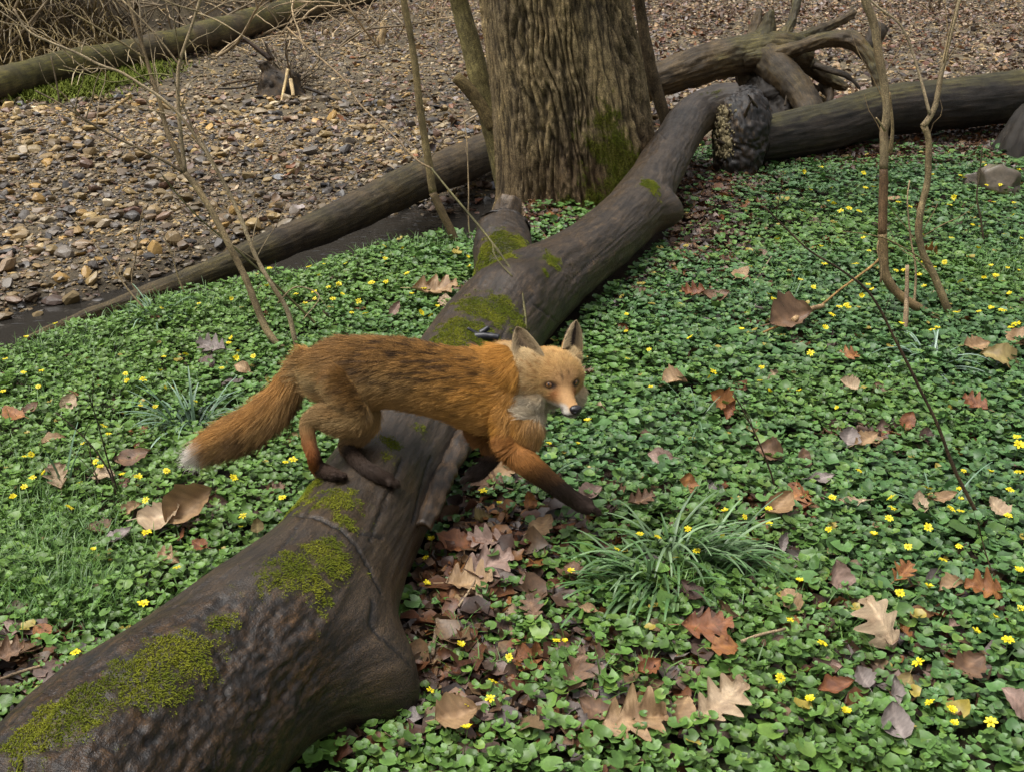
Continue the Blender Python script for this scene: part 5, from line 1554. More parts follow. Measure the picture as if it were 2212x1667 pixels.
for pts, t1_, r0, r1v, tint, lab, nm in (
    ([(2131, 1146), (2101, 1091), (2061, 1012), (2024, 914), (1987, 840), (1960, 785), (1926, 719), (1902, 670), (1868, 622), (1810, 579), (1749, 542), (1706, 502), (1651, 447)], -.1, 4.6, 1.8, (.26, .2, .17), 'long dark stem slanting up to the left across the right sapling', 'thin_stem'),
    ([(1678, 1082), (1669, 1033), (1638, 951), (1611, 896), (1583, 847)], -.1, 2.4, 1.3, (.22, .16, .13), 'short dark leaning stem in front of the brown leaf', 'thin_stem'),
    ([(2150, 1290), (2143, 1238), (2125, 1180), (2113, 1128)], -.05, 2.0, 1.2, (.24, .18, .14), 'short dark stem just below the long slanting dark stem', 'thin_stem'),
    ([(2126, 528), (2118, 470), (2110, 426), (2116, 377), (2122, 320)], -.1, 2.6, 1.4, (.26, .24, .18), 'thin dark upright stem in front of the mossy boulder', 'thin_stem'),
    ([(264, 1090), (249, 1044), (231, 986), (212, 916), (191, 850)], -.12, 2.2, 1.1, (.16, .13, .12), 'straight black stem, taller of the pair left of the fox', 'thin_stem'),
    ([(255, 1080), (237, 1022), (200, 965), (152, 916), (120, 890)], -.08, 2.4, 1.2, (.16, .13, .12), 'black branching stem leaning left, left of the fox', 'thin_stem'),
    ([(226, 1082), (212, 1040), (197, 992), (194, 955)], -.05, 1.8, 1.0, (.2, .16, .14), 'shortest black stem beside the leaning pair', 'thin_stem')):
    e_ = empty(nm, ground_at(*pts[0]), lab, 'stem')
    t0_ = GT(*pts[0])
    L_ = sum(math.hypot(b_[0] - a[0], b_[1] - a[1]) for a, b_ in zip(pts[:-1], pts[1:]))
    rX = stem_rows(pts, t0_, t0_ + t1_ * L_ / 250, r0, r1v)
    stem_mesh('stem', rX, e_, tint=tint)
    side_twigs(rX, e_, 3 if L_ > 300 else 2, .10, .0012, tint, .5, .4)
def lying(name, pts, r0, r1v, tint, lab, lift=.03, cat='stick', parts=()):
    P = [ground_at(*p) + np.array([0, 0, lift]) for p in pts]
    n_ = len(P)
    rows = [[*p, (r0 + (r1v - r0) * k / (n_ - 1)) * float(depth(p)) / FPX] for k, p in enumerate(P)]
    V, F, A = tube(rows, .012, 10, lambda V, D, tc, TH, LL: .0008 * fbm(V * 50, 3), cap=2)
    A['Col'] = np.tile(tint, (len(V), 1)) * (.8 + .4 * sstep(-.4, .4, fbm(V * 12)))[:, None]
    o = finish(name, (V, F, A), M['twig'], None, label=lab, cat=cat)
    return o
lying('stick', [(1645, 757), (1752, 708), (1810, 662), (1886, 602), (1902, 578)], 2.4, 2.6, (1.1, .8, .4), 'yellowish stick propped against the right sapling foot', .07)
lying('stick', [(1072, 1200), (1027, 1300), (992, 1356)], 2.2, 3.0, (.95, .85, .78), 'grey stick lying on brown leaves right of the log', .06)
lying('stick', [(948, 1372), (942, 1410), (936, 1455)], 6, 4, (.7, .62, .58), 'short thick grey stick near the burl of the log', .05)
lying('stick', [(1596, 1434), (1640, 1418), (1690, 1406)], 4, 3, (.95, .85, .75), 'pale stick lying in front of the dark brown oak leaf', .06)
lying('stick', [(1718, 592), (1690, 565), (1666, 548)], 3.5, 2.5, (1.1, 1.05, 1.0), 'pale grey forked stick left of the right sapling', .05)
lying('stick', [(1623, 643), (1650, 600), (1672, 566)], 1.8, 1.5, (1.1, 1.05, 1.0), 'thin pale grey stick leaning to the grey forked stick', .05)
lying('stick', [(1708, 738), (1740, 716), (1772, 706)], 6, 5, (1.4, 1.15, .9), 'pale peeled stick lying on the big folded brown leaf', .085)
lying('stick', [(0, 1512), (60, 1490), (100, 1478)], 4, 3, (.8, .7, .62), 'grey stick at the left edge above the log', .05)
lying('stick', [(1450, 545), (1500, 550), (1530, 578)], 4, 4, (.6, .45, .35), 'brown stick lying behind the log limb', .04)
lying('root', [(2050, 664), (2120, 650), (2190, 662), (2260, 690)], 7, 9, (.16, .12, .1), 'black curving root beside the right sapling', .03, 'root')
lying('stick', [(230, 262), (262, 240), (280, 226)], 3, 3, (.75, .6, .35), 'tan stick lying on the gravel under the left sapling twigs', .06)
lying('stick', [(995, 298), (1030, 275), (1058, 258)], 2.4, 2, (1.3, 1.25, 1.2), 'pale straight stick lying left of the trunk on the gravel', .10)
lying('stick', [(930, 402), (965, 400), (1015, 388)], 5, 5, (1.1, 1.05, 1.0), 'pale stick lying under the slim log beside the trunk', .06)
lying('stick', [(480, 195), (560, 182), (650, 188)], 2.5, 1.5, (.35, .28, .22), 'dark stick lying on the gravel left of the root clump', .05)

# small tree trunks close behind the big one
yt = empty('young_tree', at(1085, 330, 6.05), 'olive young tree leaning left, close behind the left side of the big tree', 'tree')
rY = [pt_row(1100, 420, 6.15, 26), pt_row(1078, 320, 6.1, 26), pt_row(1062, 262, 6.05, 25), pt_row(1040, 190, 6.0, 23), pt_row(1018, 100, 5.95, 22), pt_row(996, 20, 5.9, 20), pt_row(975, -80, 5.8, 17), pt_row(960, -180, 5.7, 12)]
V, F, A = tube(rY, .015, 40, lambda V, D, tc, TH, LL: .004 * fbm(V * 12) + .003 * fbm(tc * np.array([60, 60, 8])))
A['Col'] = np.tile((.8, .82, .5), (len(V), 1)) * (.75 + .5 * sstep(-.4, .4, fbm(V * 5)))[:, None]
finish('trunk', (V, F, A), M['bark'], yt)
rY = [pt_row(1066, 275, 6.03, 17), pt_row(1035, 222, 5.98, 15), pt_row(1005, 185, 5.95, 14), pt_row(984, 166, 5.93, 12)]
V, F, A = tube(rY, .015, 30, lambda V, D, tc, TH, LL: .004 * fbm(V * 14))
A['Col'] = np.tile((.9, .82, .55), (len(V), 1))
finish('branch_stub', (V, F, A), M['bark'], yt)
dt = empty('young_tree', at(1442, 300, 6.2), 'slim dark young tree close to the right side of the big tree', 'tree')
rY = [pt_row(1446, 330, 6.2, 13), pt_row(1438, 262, 6.15, 13), pt_row(1416, 190, 6.1, 14), pt_row(1400, 120, 6.05, 13), pt_row(1386, 40, 6.0, 12), pt_row(1376, -60, 5.9, 11), pt_row(1370, -160, 5.8, 8)]
V, F, A = tube(rY, .015, 30, lambda V, D, tc, TH, LL: .004 * fbm(V * 14))
A['Col'] = np.tile((.42, .36, .28), (len(V), 1))
finish('trunk', (V, F, A), M['bark'], dt)

def random_twigs(n_, px0, px1, py0, py1, t0, t1, L0, L1, r, rise, g_):
    """a tangle of thin forking twigs as one body"""
    geos = []
    def go(p, d, L, rad, lev):
        n_k = 5
        P = [p]
        for k in range(n_k):
            d = norm(d + g_.normal(size=3) * .22)
            P.append(P[-1] + d * L / n_k)
        rows = [[*q, max(rad * (1 - .7 * k / n_k), .0012)] for k, q in enumerate(P)]
        V, F, A = tube(rows, L / 9, 5, None, cap=0)
        A['Col'] = np.tile(np.array([1, .92, .8]) * (.5 + 1.2 * g_.random()), (len(V), 1))
        geos.append((V, F, A))
        if lev:
            for _ in range(int(g_.integers(1, 4))):
                k = int(g_.integers(1, n_k))
                go(P[k], norm(d + g_.normal(size=3) * .6), L * (.35 + .3 * g_.random()), rad * .6, lev - 1)
    for _ in range(n_):
        px, py, t = g_.uniform(px0, px1), g_.uniform(py0, py1), g_.uniform(t0, t1)
        p = ground_at(px, py)
        a = g_.uniform(0, 6.283)
        go(p, norm(np.array([math.cos(a), math.sin(a) * .6, rise + .3 * g_.normal()])), g_.uniform(L0, L1), r * (.6 + .8 * g_.random()), 2)
    return merge(geos)
# clump of roots stranded on the gravel, pale snag, brush and dry grass of the far bank
p = ground_at(600, 200)
rc = empty('root_clump', p, 'small clump of dead roots and brown leaves stranded on the gravel', 'root clump')
rows = [[p[0], p[1], p[2] - .1, .30], [p[0], p[1], p[2] + .04, .22], [p[0] - .06, p[1], p[2] + .16, .11], [p[0] - .10, p[1], p[2] + .28, .05]]
V, F, A = tube(rows, .02, 70, lambda V, D, tc, TH, LL: .07 * fbm(V * 6, 4) + .02 * pn(V * 30))
A['Col'] = lerp((.3, .24, .18), (.9, .7, .45), sstep(-.3, .4, fbm(V * 14))[:, None])
finish('base', (V, F, A), M['oldwood'], rc)
geo = random_twigs(30, 585, 650, 172, 205, 0, 0, .2, .7, .010, .5, np.random.default_rng(21))
geo[2]['Col'] *= .35
finish('root_tangle', geo, M['twig'], rc)
for pts, r0, r1v, tint, nm in (([(622, 150), (612, 200), (602, 252)], 3.5, 3, (9, 8.8, 8.3), 'stick'), ([(628, 172), (634, 208)], 4.5, 3.5, (8.5, 8.3, 8.0), 'stick'), ([(585, 128), (555, 105), (525, 82)], 7, 3, (.5, .35, .28), 'stub'),
                               ([(590, 130), (580, 110), (572, 92)], 5, 2, (.6, .48, .36), 'stub'), ([(660, 190), (700, 205), (730, 222)], 4, 2, (.4, .32, .25), 'stick'), ([(560, 180), (520, 190), (470, 192)], 3, 1.6, (.5, .42, .32), 'stick')):
    stem_mesh(nm, stem_rows(pts, float(depth(p)) - .3, float(depth(p)) - .35, r0, r1v), rc, 'oldwood', tint)
p = ground_at(826, 96)
t_ = float(depth(p))
rows = [pt_row(822, 100, t_, 10), pt_row(824, 84, t_, 9), pt_row(828, 66, t_, 7), pt_row(826, 50, t_, 4)]
V, F, A = tube(rows, .02, 24, lambda V, D, tc, TH, LL: .02 * fbm(V * 9))
A['Col'] = np.tile((4.2, 3.8, 3.2), (len(V), 1))
finish('pale_snag', (V, F, A), M['oldwood'], label='pale broken snag standing on the gravel among fine twigs', cat='snag')
for a, lab in (((34, 400, 720, 40, 125, 0, 0, .8, 2.0, .015, .35, np.random.default_rng(5)), 'tangle of bare pale twigs lying against the far mossy log'),
               ((18, 690, 960, 30, 120, 0, 0, .6, 1.7, .013, .3, np.random.default_rng(6)), 'loose fine twigs behind the pale snag, left of the trunk'),
               ((46, -60, 400, 10, 140, 0, 0, .8, 2.2, .016, .7, np.random.default_rng(7)), 'dark bare brush on the far bank behind the mossy log'),
               ((22, 380, 760, -30, 40, 0, 0, .8, 2.0, .016, .5, np.random.default_rng(8)), 'bare brush at the top beyond the end of the far log'),
               ((8, 2020, 2020, 28, 28, 0, 0, .3, .6, .014, .8, np.random.default_rng(9)), 'small dark twiggy clump on the gravel at the top right')):
    geo = random_twigs(*a)
    if 'dark bare' in lab or 'dark twiggy' in lab:
        geo[2]['Col'] *= .42
    finish('brush', geo, M['twig'], label=lab, cat='brush')
for k, (px, py, n_, L, lab) in enumerate(((60, 60, 420, .9, 'golden dry grass hanging over the far bank at the top left corner'), (185, 45, 260, .8, 'golden dry grass tuft to the right of the corner one on the far bank'), (-60, 90, 300, .9, 'golden dry grass cut off by the left edge'))):
    g_ = np.random.default_rng(90 + k)
    p = ground_at(px, py - 12)
    P = p + np.stack([g_.normal(size=n_) * .45, g_.normal(size=n_) * .25, np.zeros(n_)], -1)
    P[:, 2] = ground_z(P[:, 0], P[:, 1], False)
    az = np.radians(-90) + g_.normal(size=n_) * .6
    geo = blades(P, az, L * (.5 + .6 * g_.random(n_)), .010 + .008 * g_.random(n_), .3 + .3 * g_.random(n_), 1.2 + 1.2 * g_.random(n_), lerp((.17, .12, .05), (.30, .22, .085), g_.random((n_, 1))), 7, .3)
    obj('dry_grass', raw_mesh('dry_grass', *geo), M['blade'], label=lab, cat='dry grass')
# mossy ground in front of the far log
n_ = 9000
c0 = [ground_at(x_, y_) for x_, y_ in ((110, 205), (170, 190), (240, 175), (300, 160), (160, 205))]
g_ = np.random.default_rng(13)
cc = np.array(c0)[g_.integers(0, 5, n_)]
P = cc + np.stack([g_.normal(size=n_) * .22, g_.normal(size=n_) * .26, np.zeros(n_)], -1)
P[:, 2] = ground_z(P[:, 0], P[:, 1], False)
P = P[fbm(P * 2.5) > -.25]
n_ = len(P)
geo = blades(P + np.array([0, 0, .03]), g_.random(n_) * 6.28, .03 + .05 * g_.random(n_), .008 + .01 * g_.random(n_), .3 + .9 * g_.random(n_), .5 * g_.random(n_), lerp((.075, .10, .012), (.13, .15, .02), g_.random((n_, 1))), 2, .5)
obj('moss', raw_mesh('moss', *geo), M['moss'], kind='stuff', label='yellow-green moss carpet at the foot of the far log', cat='moss')

# the small black thing lying on the log
p0 = near_vert(LOGV, 1050, 728)
tt_ = float(depth(p0)) - .015
bo = empty('black_object', p0, 'small black object with pointed prongs and a pale patch, lying on the mossy log', 'object')
for nm, pts, r0, r1v in (('shell', [(1026, 728), (1040, 727), (1058, 727), (1078, 730)], 11, 8), ('prong', [(1036, 726), (1024, 718), (1010, 709)], 7, 3), ('prong', [(1038, 720), (1048, 713), (1056, 707)], 8, 5)):
    rows = stem_rows(pts, tt_, tt_ - .005, r0, r1v)
    V, F, A = tube(rows, .004, 16, lambda V, D, tc, TH, LL: .001 * fbm(V * 60), cap=3)
    c = np.tile((.012, .012, .016), (len(V), 1))
    if nm == 'shell':
        q = proj(V)
        c = lerp(c, (.20, .20, .24), ((q[:, 0] > 1042) & (q[:, 0] < 1062) & (np.abs(np.arctan2(A['tc'][:, 1], A['tc'][:, 0]) + .6) < .45)).astype(float)[:, None])
    A['Col'] = c
    finish(nm, (V, F, A), M['nose'], bo)

# ------------------------------------------------------------------ dead leaves
def outline(kind, s):
    if kind == 'beech':
        return np.sin(np.pi * s ** .85) ** .85 * .34
    if kind == 'round':
        return np.sin(np.pi * s ** .75) ** .7 * .42
    if kind == 'narrow':
        return np.sin(np.pi * s) ** 1.1 * .22
    lob = .5 + .5 * np.cos(2 * np.pi * (s * 3.6 + .05))          # oak: deep lobes
    return np.sin(np.pi * np.clip(s, 0, 1) ** .8) ** .6 * (.17 + .26 * (1 - lob) ** .8)
LEAF_TONES = {'tan': ((.31, .20, .10), (.195, .115, .055)), 'pale': ((.40, .30, .19), (.27, .185, .11)), 'rust': ((.20, .075, .025), (.11, .038, .015)), 'orange': ((.27, .115, .030), (.165, .062, .019)),
              'pink': ((.28, .19, .15), (.17, .105, .078)), 'brown': ((.17, .095, .05), (.09, .05, .028)), 'dark': ((.075, .04, .026), (.04, .022, .016)), 'grey': ((.24, .20, .18), (.14, .11, .095)), 'olive': ((.26, .20, .075), (.17, .12, .045))}
def dead_leaf(kind, tone, seed, curl=.25, fold=.3):
    g_ = np.random.default_rng(seed)
    ns, nw = (26, 11) if kind == 'oak' else (16, 9)
    s = np.linspace(0.0, 1.0, ns)
    w = outline(kind, np.clip(s, .0, 1)) * (1 + .12 * g_.normal(size=ns) * (kind != 'oak')) + .004
    u = np.linspace(-1, 1, nw)
    S_, U_ = np.meshgrid(s, u, indexing='ij')
    asym = 1 + .15 * g_.normal() * np.sign(U_)
    x = U_ * w[:, None] * asym
    y = S_ - .5 + (.06 * np.abs(U_) if kind == 'oak' else 0)
    y = y + (.12 * np.abs(U_) * w[:, None] / .3 if kind == 'oak' else 0)
    z = fold * np.abs(x) * (1 + .3 * g_.normal()) + curl * ((S_ - .5) ** 2) * 1.6 * (1 if g_.random() < .7 else -1)
    z = z + .06 * pn(np.stack([x * 4, y * 4, 0 * x + seed], -1)).reshape(x.shape) + .028 * pn(np.stack([x * 12, y * 12, 0 * x + seed], -1)).reshape(x.shape)
    z = z + .014 * np.cos(2 * np.pi * (S_ * 9 - np.abs(U_) * 1.6)) * (np.abs(U_) > .05)
    z = z + curl * .8 * np.clip(np.abs(U_) - .5, 0, 1) ** 2 * g_.random()
    V = np.stack([x, y, z], -1).reshape(-1, 3)
    i = np.arange(ns - 1)[:, None] * nw + np.arange(nw - 1)[None]
    q = np.stack([i, i + 1, i + nw + 1, i + nw], -1).reshape(-1, 4)
    a, b_ = LEAF_TONES[tone]
    vein = np.cos(2 * np.pi * (S_ * 9 - np.abs(U_) * 1.6))
    f = np.clip(.5 + .9 * pn(np.stack([x * 5, y * 5, 0 * x + seed * 1.7], -1)).reshape(x.shape), 0, 1)
    C = lerp(b_, a, f.reshape(-1)[:, None])
    C = C * (1 + .14 * vein.reshape(-1)[:, None])
    C = C * np.where(np.abs(U_.reshape(-1)) < .05, 1.35, 1)[:, None]
    # stalk
    k = len(V)
    st = np.array([[-.012, -.5, 0], [.012, -.5, 0], [.010, -.72, .03], [-.010, -.72, .03]]) + np.array([0, 0, z[0, nw // 2]])
    V = np.concatenate([V, st])
    C = np.concatenate([C, np.tile(np.array(a) * .8, (4, 1))])
    return raw_mesh('dead_leaf', V, [np.concatenate([q, [[k, k + 1, k + 2, k + 3]]])], {'Col': C})
def place_leaf(me, p, size, rz, tilt, tdir, label, group='dead leaves on the green ground', kindname='dead_leaf', lift=.05, cat='leaf'):
    o = bpy.data.objects.new(kindname, me)
    COL.objects.link(o)
    if len(me.materials) == 0:
        me.materials.append(M['dead'])
    q = Matrix.Rotation(tilt, 3, Vector((math.cos(tdir), math.sin(tdir), 0))) @ Matrix.Rotation(rz, 3, 'Z')
    o.rotation_euler = q.to_euler()
    o.scale = (size,) * 3
    o.location = (p[0], p[1], p[2] + lift)
    o['label'], o['category'], o['group'] = label, cat, group
    return o
# (px, py, length in sketch units, kind, tone, direction of tip, tilt up towards the viewer, label)
HAND = [
 (418, 1122, 118, 'beech', 'tan', -50, 55, 'large upright tan leaf, the brightest one left of the log'),
 (352, 1132, 95, 'round', 'pale', -75, 25, 'broad crumpled beige leaf beside the large upright tan leaf'),
 (134, 1050, 62, 'oak', 'pale', 20, 35, 'cream crumpled leaf near the left edge'),
 (36, 904, 62, 'beech', 'orange', 60, 15, 'orange-brown leaf at the left edge under the bank'),
 (150, 882, 42, 'round', 'pale', -20, 50, 'small upright pale leaf above the dark twiggy stems'),
 (70, 895, 40, 'beech', 'brown', -40, 20, 'small brown leaf beside the orange-brown leaf at the left edge'),
 (464, 766, 66, 'oak', 'grey', 70, 20, 'purplish grey leaf on the bank left of the sapling foot'),
 (445, 790, 46, 'beech', 'dark', 60, 12, 'dark brown leaf under the purplish grey leaf'),
 (524, 806, 40, 'beech', 'tan', 70, 35, 'small tan leaf above the fox tail'),
 (853, 686, 48, 'narrow', 'pink', -35, 55, 'pale pinkish curled leaf behind the fox back'),
 (935, 640, 95, 'oak', 'tan', -80, 15, 'wide tan oak leaf left of the mossy log'),
 (962, 662, 36, 'round', 'pale', 0, 30, 'small beige leaf right below the wide tan oak leaf'),
 (112, 960, 60, 'narrow', 'tan', -65, 15, 'curled pale tan leaf below the pair at the left edge'),
 (115, 1020, 52, 'narrow', 'brown', -60, 15, 'dark brown narrow leaf above the cream crumpled leaf'),
 (225, 1035, 48, 'round', 'pale', -80, 10, 'pale flat leaf behind the dark stems'),
 (285, 1110, 50, 'beech', 'tan', -50, 20, 'tan pointed leaf at the foot of the dark stems'),
 (290, 1000, 80, 'beech', 'brown', -70, 12, 'brown leaf half hidden left of the white tail tip'),
 (255, 1170, 70, 'narrow', 'grey', -55, 15, 'grey-brown curled leaf below the broad crumpled beige leaf'),
 (365, 1215, 60, 'oak', 'tan', 70, 12, 'small tan oak leaf left of the log, low'),
 (435, 1190, 44, 'beech', 'rust', 60, 20, 'rusty leaf left of the log beside the small tan oak leaf'),
 (558, 1150, 34, 'round', 'olive', 10, 35, 'ochre leaf against the left side of the log'),
 (20, 1430, 80, 'oak', 'brown', -70, 20, 'large brown curled leaf at the left edge above the log'),
 (1425, 998, 56, 'beech', 'pink', 75, 45, 'pinkish leaf with clear veins facing the viewer, right of the fox'),
 (1457, 832, 58, 'beech', 'tan', -80, 8, 'flat tan leaf right of the fox muzzle'),
 (1556, 884, 60, 'beech', 'orange', 55, 55, 'upright orange-brown leaf behind the short dark stem'),
 (1574, 905, 52, 'narrow', 'rust', -25, 45, 'narrow rust leaf pointing up beside the upright orange-brown leaf'),
 (1660, 990, 62, 'round', 'brown', 70, 35, 'brown leaf crossed by the short dark stem'),
 (1702, 714, 104, 'beech', 'brown', -68, 42, 'big folded brown leaf under the peeled stick'),
 (1600, 605, 50, 'beech', 'tan', -40, 20, 'tan leaf lying between the log limb and the right sapling'),
 (1500, 645, 52, 'oak', 'rust', 80, 15, 'rust oak leaf right of the limb'),
 (1545, 650, 60, 'beech', 'brown', -80, 10, 'brown leaf beside the rust oak leaf'),
 (1735, 1005, 46, 'beech', 'brown', 10, 50, 'dark upright leaf right of the crossed brown leaf'),
 (1480, 1060, 46, 'round', 'orange', -10, 55, 'orange upright leaf beyond the large strap leaf clump'),
 (1143, 1098, 44, 'beech', 'orange', 0, 70, 'small pointed orange leaf standing under the stretched foreleg'),
 (1092, 1035, 95, 'beech', 'tan', -30, 35, 'large veined brown leaf under the fox chest'),
 (1060, 1060, 80, 'oak', 'brown', 60, 15, 'brown oak leaf below the lifted foreleg'),
 (1678, 1108, 80, 'beech', 'tan', -50, 25, 'tan leaf with reddish tinge right of the strap leaf clump'),
 (1720, 1082, 60, 'oak', 'orange', -70, 20, 'orange-brown oak leaf touching the reddish tan leaf'),
 (1838, 1096, 62, 'narrow', 'pale', 85, 10, 'narrow cream leaf lying flat in the right middle'),
 (1770, 1045, 66, 'narrow', 'grey', -75, 15, 'curled grey-white leaf roll in the right middle'),
 (1868, 965, 72, 'narrow', 'tan', -60, 20, 'dry tan leaf in the bare spot left of the long dark stem'),
 (1830, 960, 50, 'round', 'grey', -20, 35, 'grey-brown leaf at the bare spot'),
 (1960, 925, 48, 'beech', 'rust', -30, 40, 'rust upright leaf just left of the long dark stem'),
 (1998, 955, 40, 'round', 'dark', -10, 35, 'dark leaf just under the rust leaf by the long stem'),
 (2105, 888, 56, 'oak', 'rust', 50, 30, 'dark red-brown leaf right of the long dark stem'),
 (1830, 845, 42, 'round', 'pale', 60, 30, 'pale leaf in a brown hollow below the right sapling'),
 (1830, 780, 50, 'oak', 'orange', -70, 20, 'orange-brown leaf left of the blue-green clump'),
 (2160, 787, 84, 'round', 'olive', 65, 25, 'large olive-tan leaf at the right edge'),
 (2105, 760, 62, 'beech', 'tan', -80, 20, 'tan curled leaf left of the large olive-tan leaf'),
 (2195, 745, 62, 'beech', 'tan', -40, 25, 'tan leaf half out of view at the right edge'),
 (1806, 1265, 72, 'beech', 'pink', 10, 60, 'pointed pinkish brown leaf standing upright right of the clump'),
 (1905, 1378, 125, 'oak', 'pale', 20, 45, 'big pale tan oak leaf, bottom right'),
 (1520, 1368, 108, 'oak', 'rust', -90, 18, 'broad dark red-brown oak leaf in front of the clump'),
 (1566, 1408, 62, 'round', 'orange', -85, 15, 'orange-brown leaf just in front of the dark red-brown oak leaf'),
 (1708, 1308, 56, 'round', 'tan', 30, 35, 'tan squarish leaf at the right end of the clump'),
 (1492, 1292, 62, 'beech', 'dark', 40, 15, 'dark leaf lying inside the front of the clump'),
 (1362, 1578, 150, 'oak', 'tan', -75, 25, 'largest tan oak leaf at the bottom, right of the log'),
 (1550, 1540, 130, 'oak', 'pale', -55, 20, 'light tan oak leaf at the bottom with a long pointed lobe'),
 (1472, 1545, 72, 'beech', 'tan', -30, 30, 'tan oval leaf between two oak leaves at the bottom'),
 (985, 1562, 95, 'round', 'tan', -70, 20, 'rounded tan leaf at the bottom beside the burl'),
 (1048, 1238, 110, 'oak', 'pink', -70, 18, 'pinkish brown oak leaf on the brown litter right of the log'),
 (1010, 1275, 100, 'oak', 'tan', -85, 10, 'tan oak leaf below the pinkish brown oak leaf'),
 (1055, 1180, 80, 'oak', 'pink', 80, 20, 'pale pink-grey oak leaf on top of the brown litter'),
 (985, 1185, 88, 'beech', 'rust', 75, 15, 'deep rust leaf at the far side of the brown litter'),
 (1240, 1478, 85, 'oak', 'brown', -20, 30, 'brown oak leaf left of the bottom oak leaves'),
 (1285, 1545, 80, 'beech', 'brown', 60, 15, 'brown leaf above the largest tan oak leaf'),
 (1165, 1150, 70, 'beech', 'tan', -45, 15, 'tan leaf right of the brown litter'),
 (1235, 1245, 50, 'round', 'brown', 40, 20, 'brown leaf at the left end of the clump'),
 (1400, 1455, 60, 'beech', 'rust', -60, 15, 'rust leaf in front of the clump, left of the oak leaf'),
 (2130, 1290, 85, 'oak', 'orange', 75, 25, 'orange-brown leaf standing at the right edge below the dark stem'),
 (2085, 1455, 92, 'beech', 'brown', -60, 20, 'brown curled leaf at the lower right'),
 (2195, 1540, 85, 'beech', 'pink', 35, 40, 'pale veined leaf at the bottom right corner'),
 (1932, 1575, 80, 'round', 'grey', 10, 35, 'grey-beige rounded leaf at the bottom right'),
 (1930, 1510, 64, 'narrow', 'grey', 5, 50, 'narrow grey leaf standing behind the grey-beige rounded leaf'),
 (1800, 1500, 90, 'narrow', 'rust', -75, 15, 'long rust leaf in the lower right middle'),
 (1860, 1478, 50, 'round', 'grey', 20, 35, 'crumpled grey leaf beside the long rust leaf'),
 (2055, 1275, 70, 'narrow', 'tan', -70, 15, 'tan narrow leaf left of the orange-brown edge leaf'),
 (1945, 1255, 60, 'oak', 'orange', -50, 20, 'orange-brown leaf below the yellow flowers at the right'),
 (2150, 1110, 54, 'round', 'pale', 30, 25, 'pale round leaf at the right edge beside the long dark stem'),
 (2030, 1090, 70, 'narrow', 'tan', -80, 12, 'tan leaf just left of the lower long dark stem'),
 (1985, 1100, 50, 'beech', 'pale', 5, 45, 'pale upright leaf left of the lower dark stem'),
 (1150, 1330, 66, 'oak', 'brown', 10, 15, 'brown leaf at the right border of the brown litter'),
 (1270, 1330, 46, 'narrow', 'tan', 70, 20, 'small tan narrow leaf left of the clump front'),
 (1690, 1190, 50, 'narrow', 'grey', -15, 40, 'small grey upright leaf right of the clump top'),
 (1380, 1095, 60, 'oak', 'brown', -70, 15, 'brown leaf beside the stretched paw'),
 (1275, 1080, 60, 'beech', 'pink', -60, 12, 'pinkish leaf lying behind the stretched paw'),
]
LANDMARKS = []
for k, (px, py, ln_, kd, tone, ang, tilt, lab) in enumerate(HAND):
    p = ground_at(px, py, .04)
    size = ln_ * float(depth(p)) / FPX
    me = dead_leaf(kd, tone, 300 + k, .25 + .3 * random.random(), .15 + .45 * random.random())
    place_leaf(me, p, size, R(ang), R(tilt * .85 + 6), random.uniform(-.3, .3), lab, lift=.012 + .25 * size * math.sin(R(tilt)))
    LANDMARKS.append((p, lab))
ANCH = [(ground_at(px, py), nm) for px, py, nm in (
    (1455, 1230, 'the large strap leaf clump'), (420, 905, 'the pale clump by the fox tail'), (2010, 780, 'the blue-green clump'), (2040, 700, 'the right sapling foot'), (640, 765, 'the left sapling foot'), (2150, 400, 'the mossy boulder'),
    (850, 1490, 'the log burl'), (1280, 1100, "the fox's stretched paw"), (1450, 460, 'the bulge of the log limb'), (1600, 370, "the log's broken end"), (1905, 1378, 'the big pale oak leaf'), (1362, 1578, 'the largest tan oak leaf'),
    (418, 1122, 'the large upright tan leaf'), (134, 1050, 'the cream crumpled leaf'), (36, 904, 'the leaf at the left edge'), (1425, 998, 'the pinkish veined leaf'), (1660, 990, 'the brown crossed leaf'), (1700, 712, 'the folded brown leaf'),
    (1868, 960, 'the bare brown spot'), (2160, 787, 'the large olive-tan leaf'), (1806, 1265, 'the pointed pinkish leaf'), (1520, 1368, 'the dark red-brown oak leaf'), (2131, 1143, 'the foot of the long dark stem'), (260, 1086, 'the dark stems on the left'),
    (1010, 1230, 'the brown litter'), (935, 640, 'the wide tan oak leaf'), (464, 766, 'the purplish grey leaf'), (20, 1430, 'the curled left-edge leaf'), (985, 1562, 'the round leaf by the burl'), (1600, 605, 'the tan leaf by the limb'),
    (200, 690, 'the thin end of the slim log'), (700, 640, 'the fox back'), (1880, 460, 'the upper right sapling stem'), (2195, 1540, 'the corner leaf'), (1800, 1500, 'the long rust leaf'))]
_counts = {}
ORD = ['nearest', 'second', 'third', 'fourth', 'fifth', 'sixth', 'seventh', 'eighth', 'ninth', 'tenth', 'eleventh', 'twelfth', 'thirteenth', 'fourteenth']
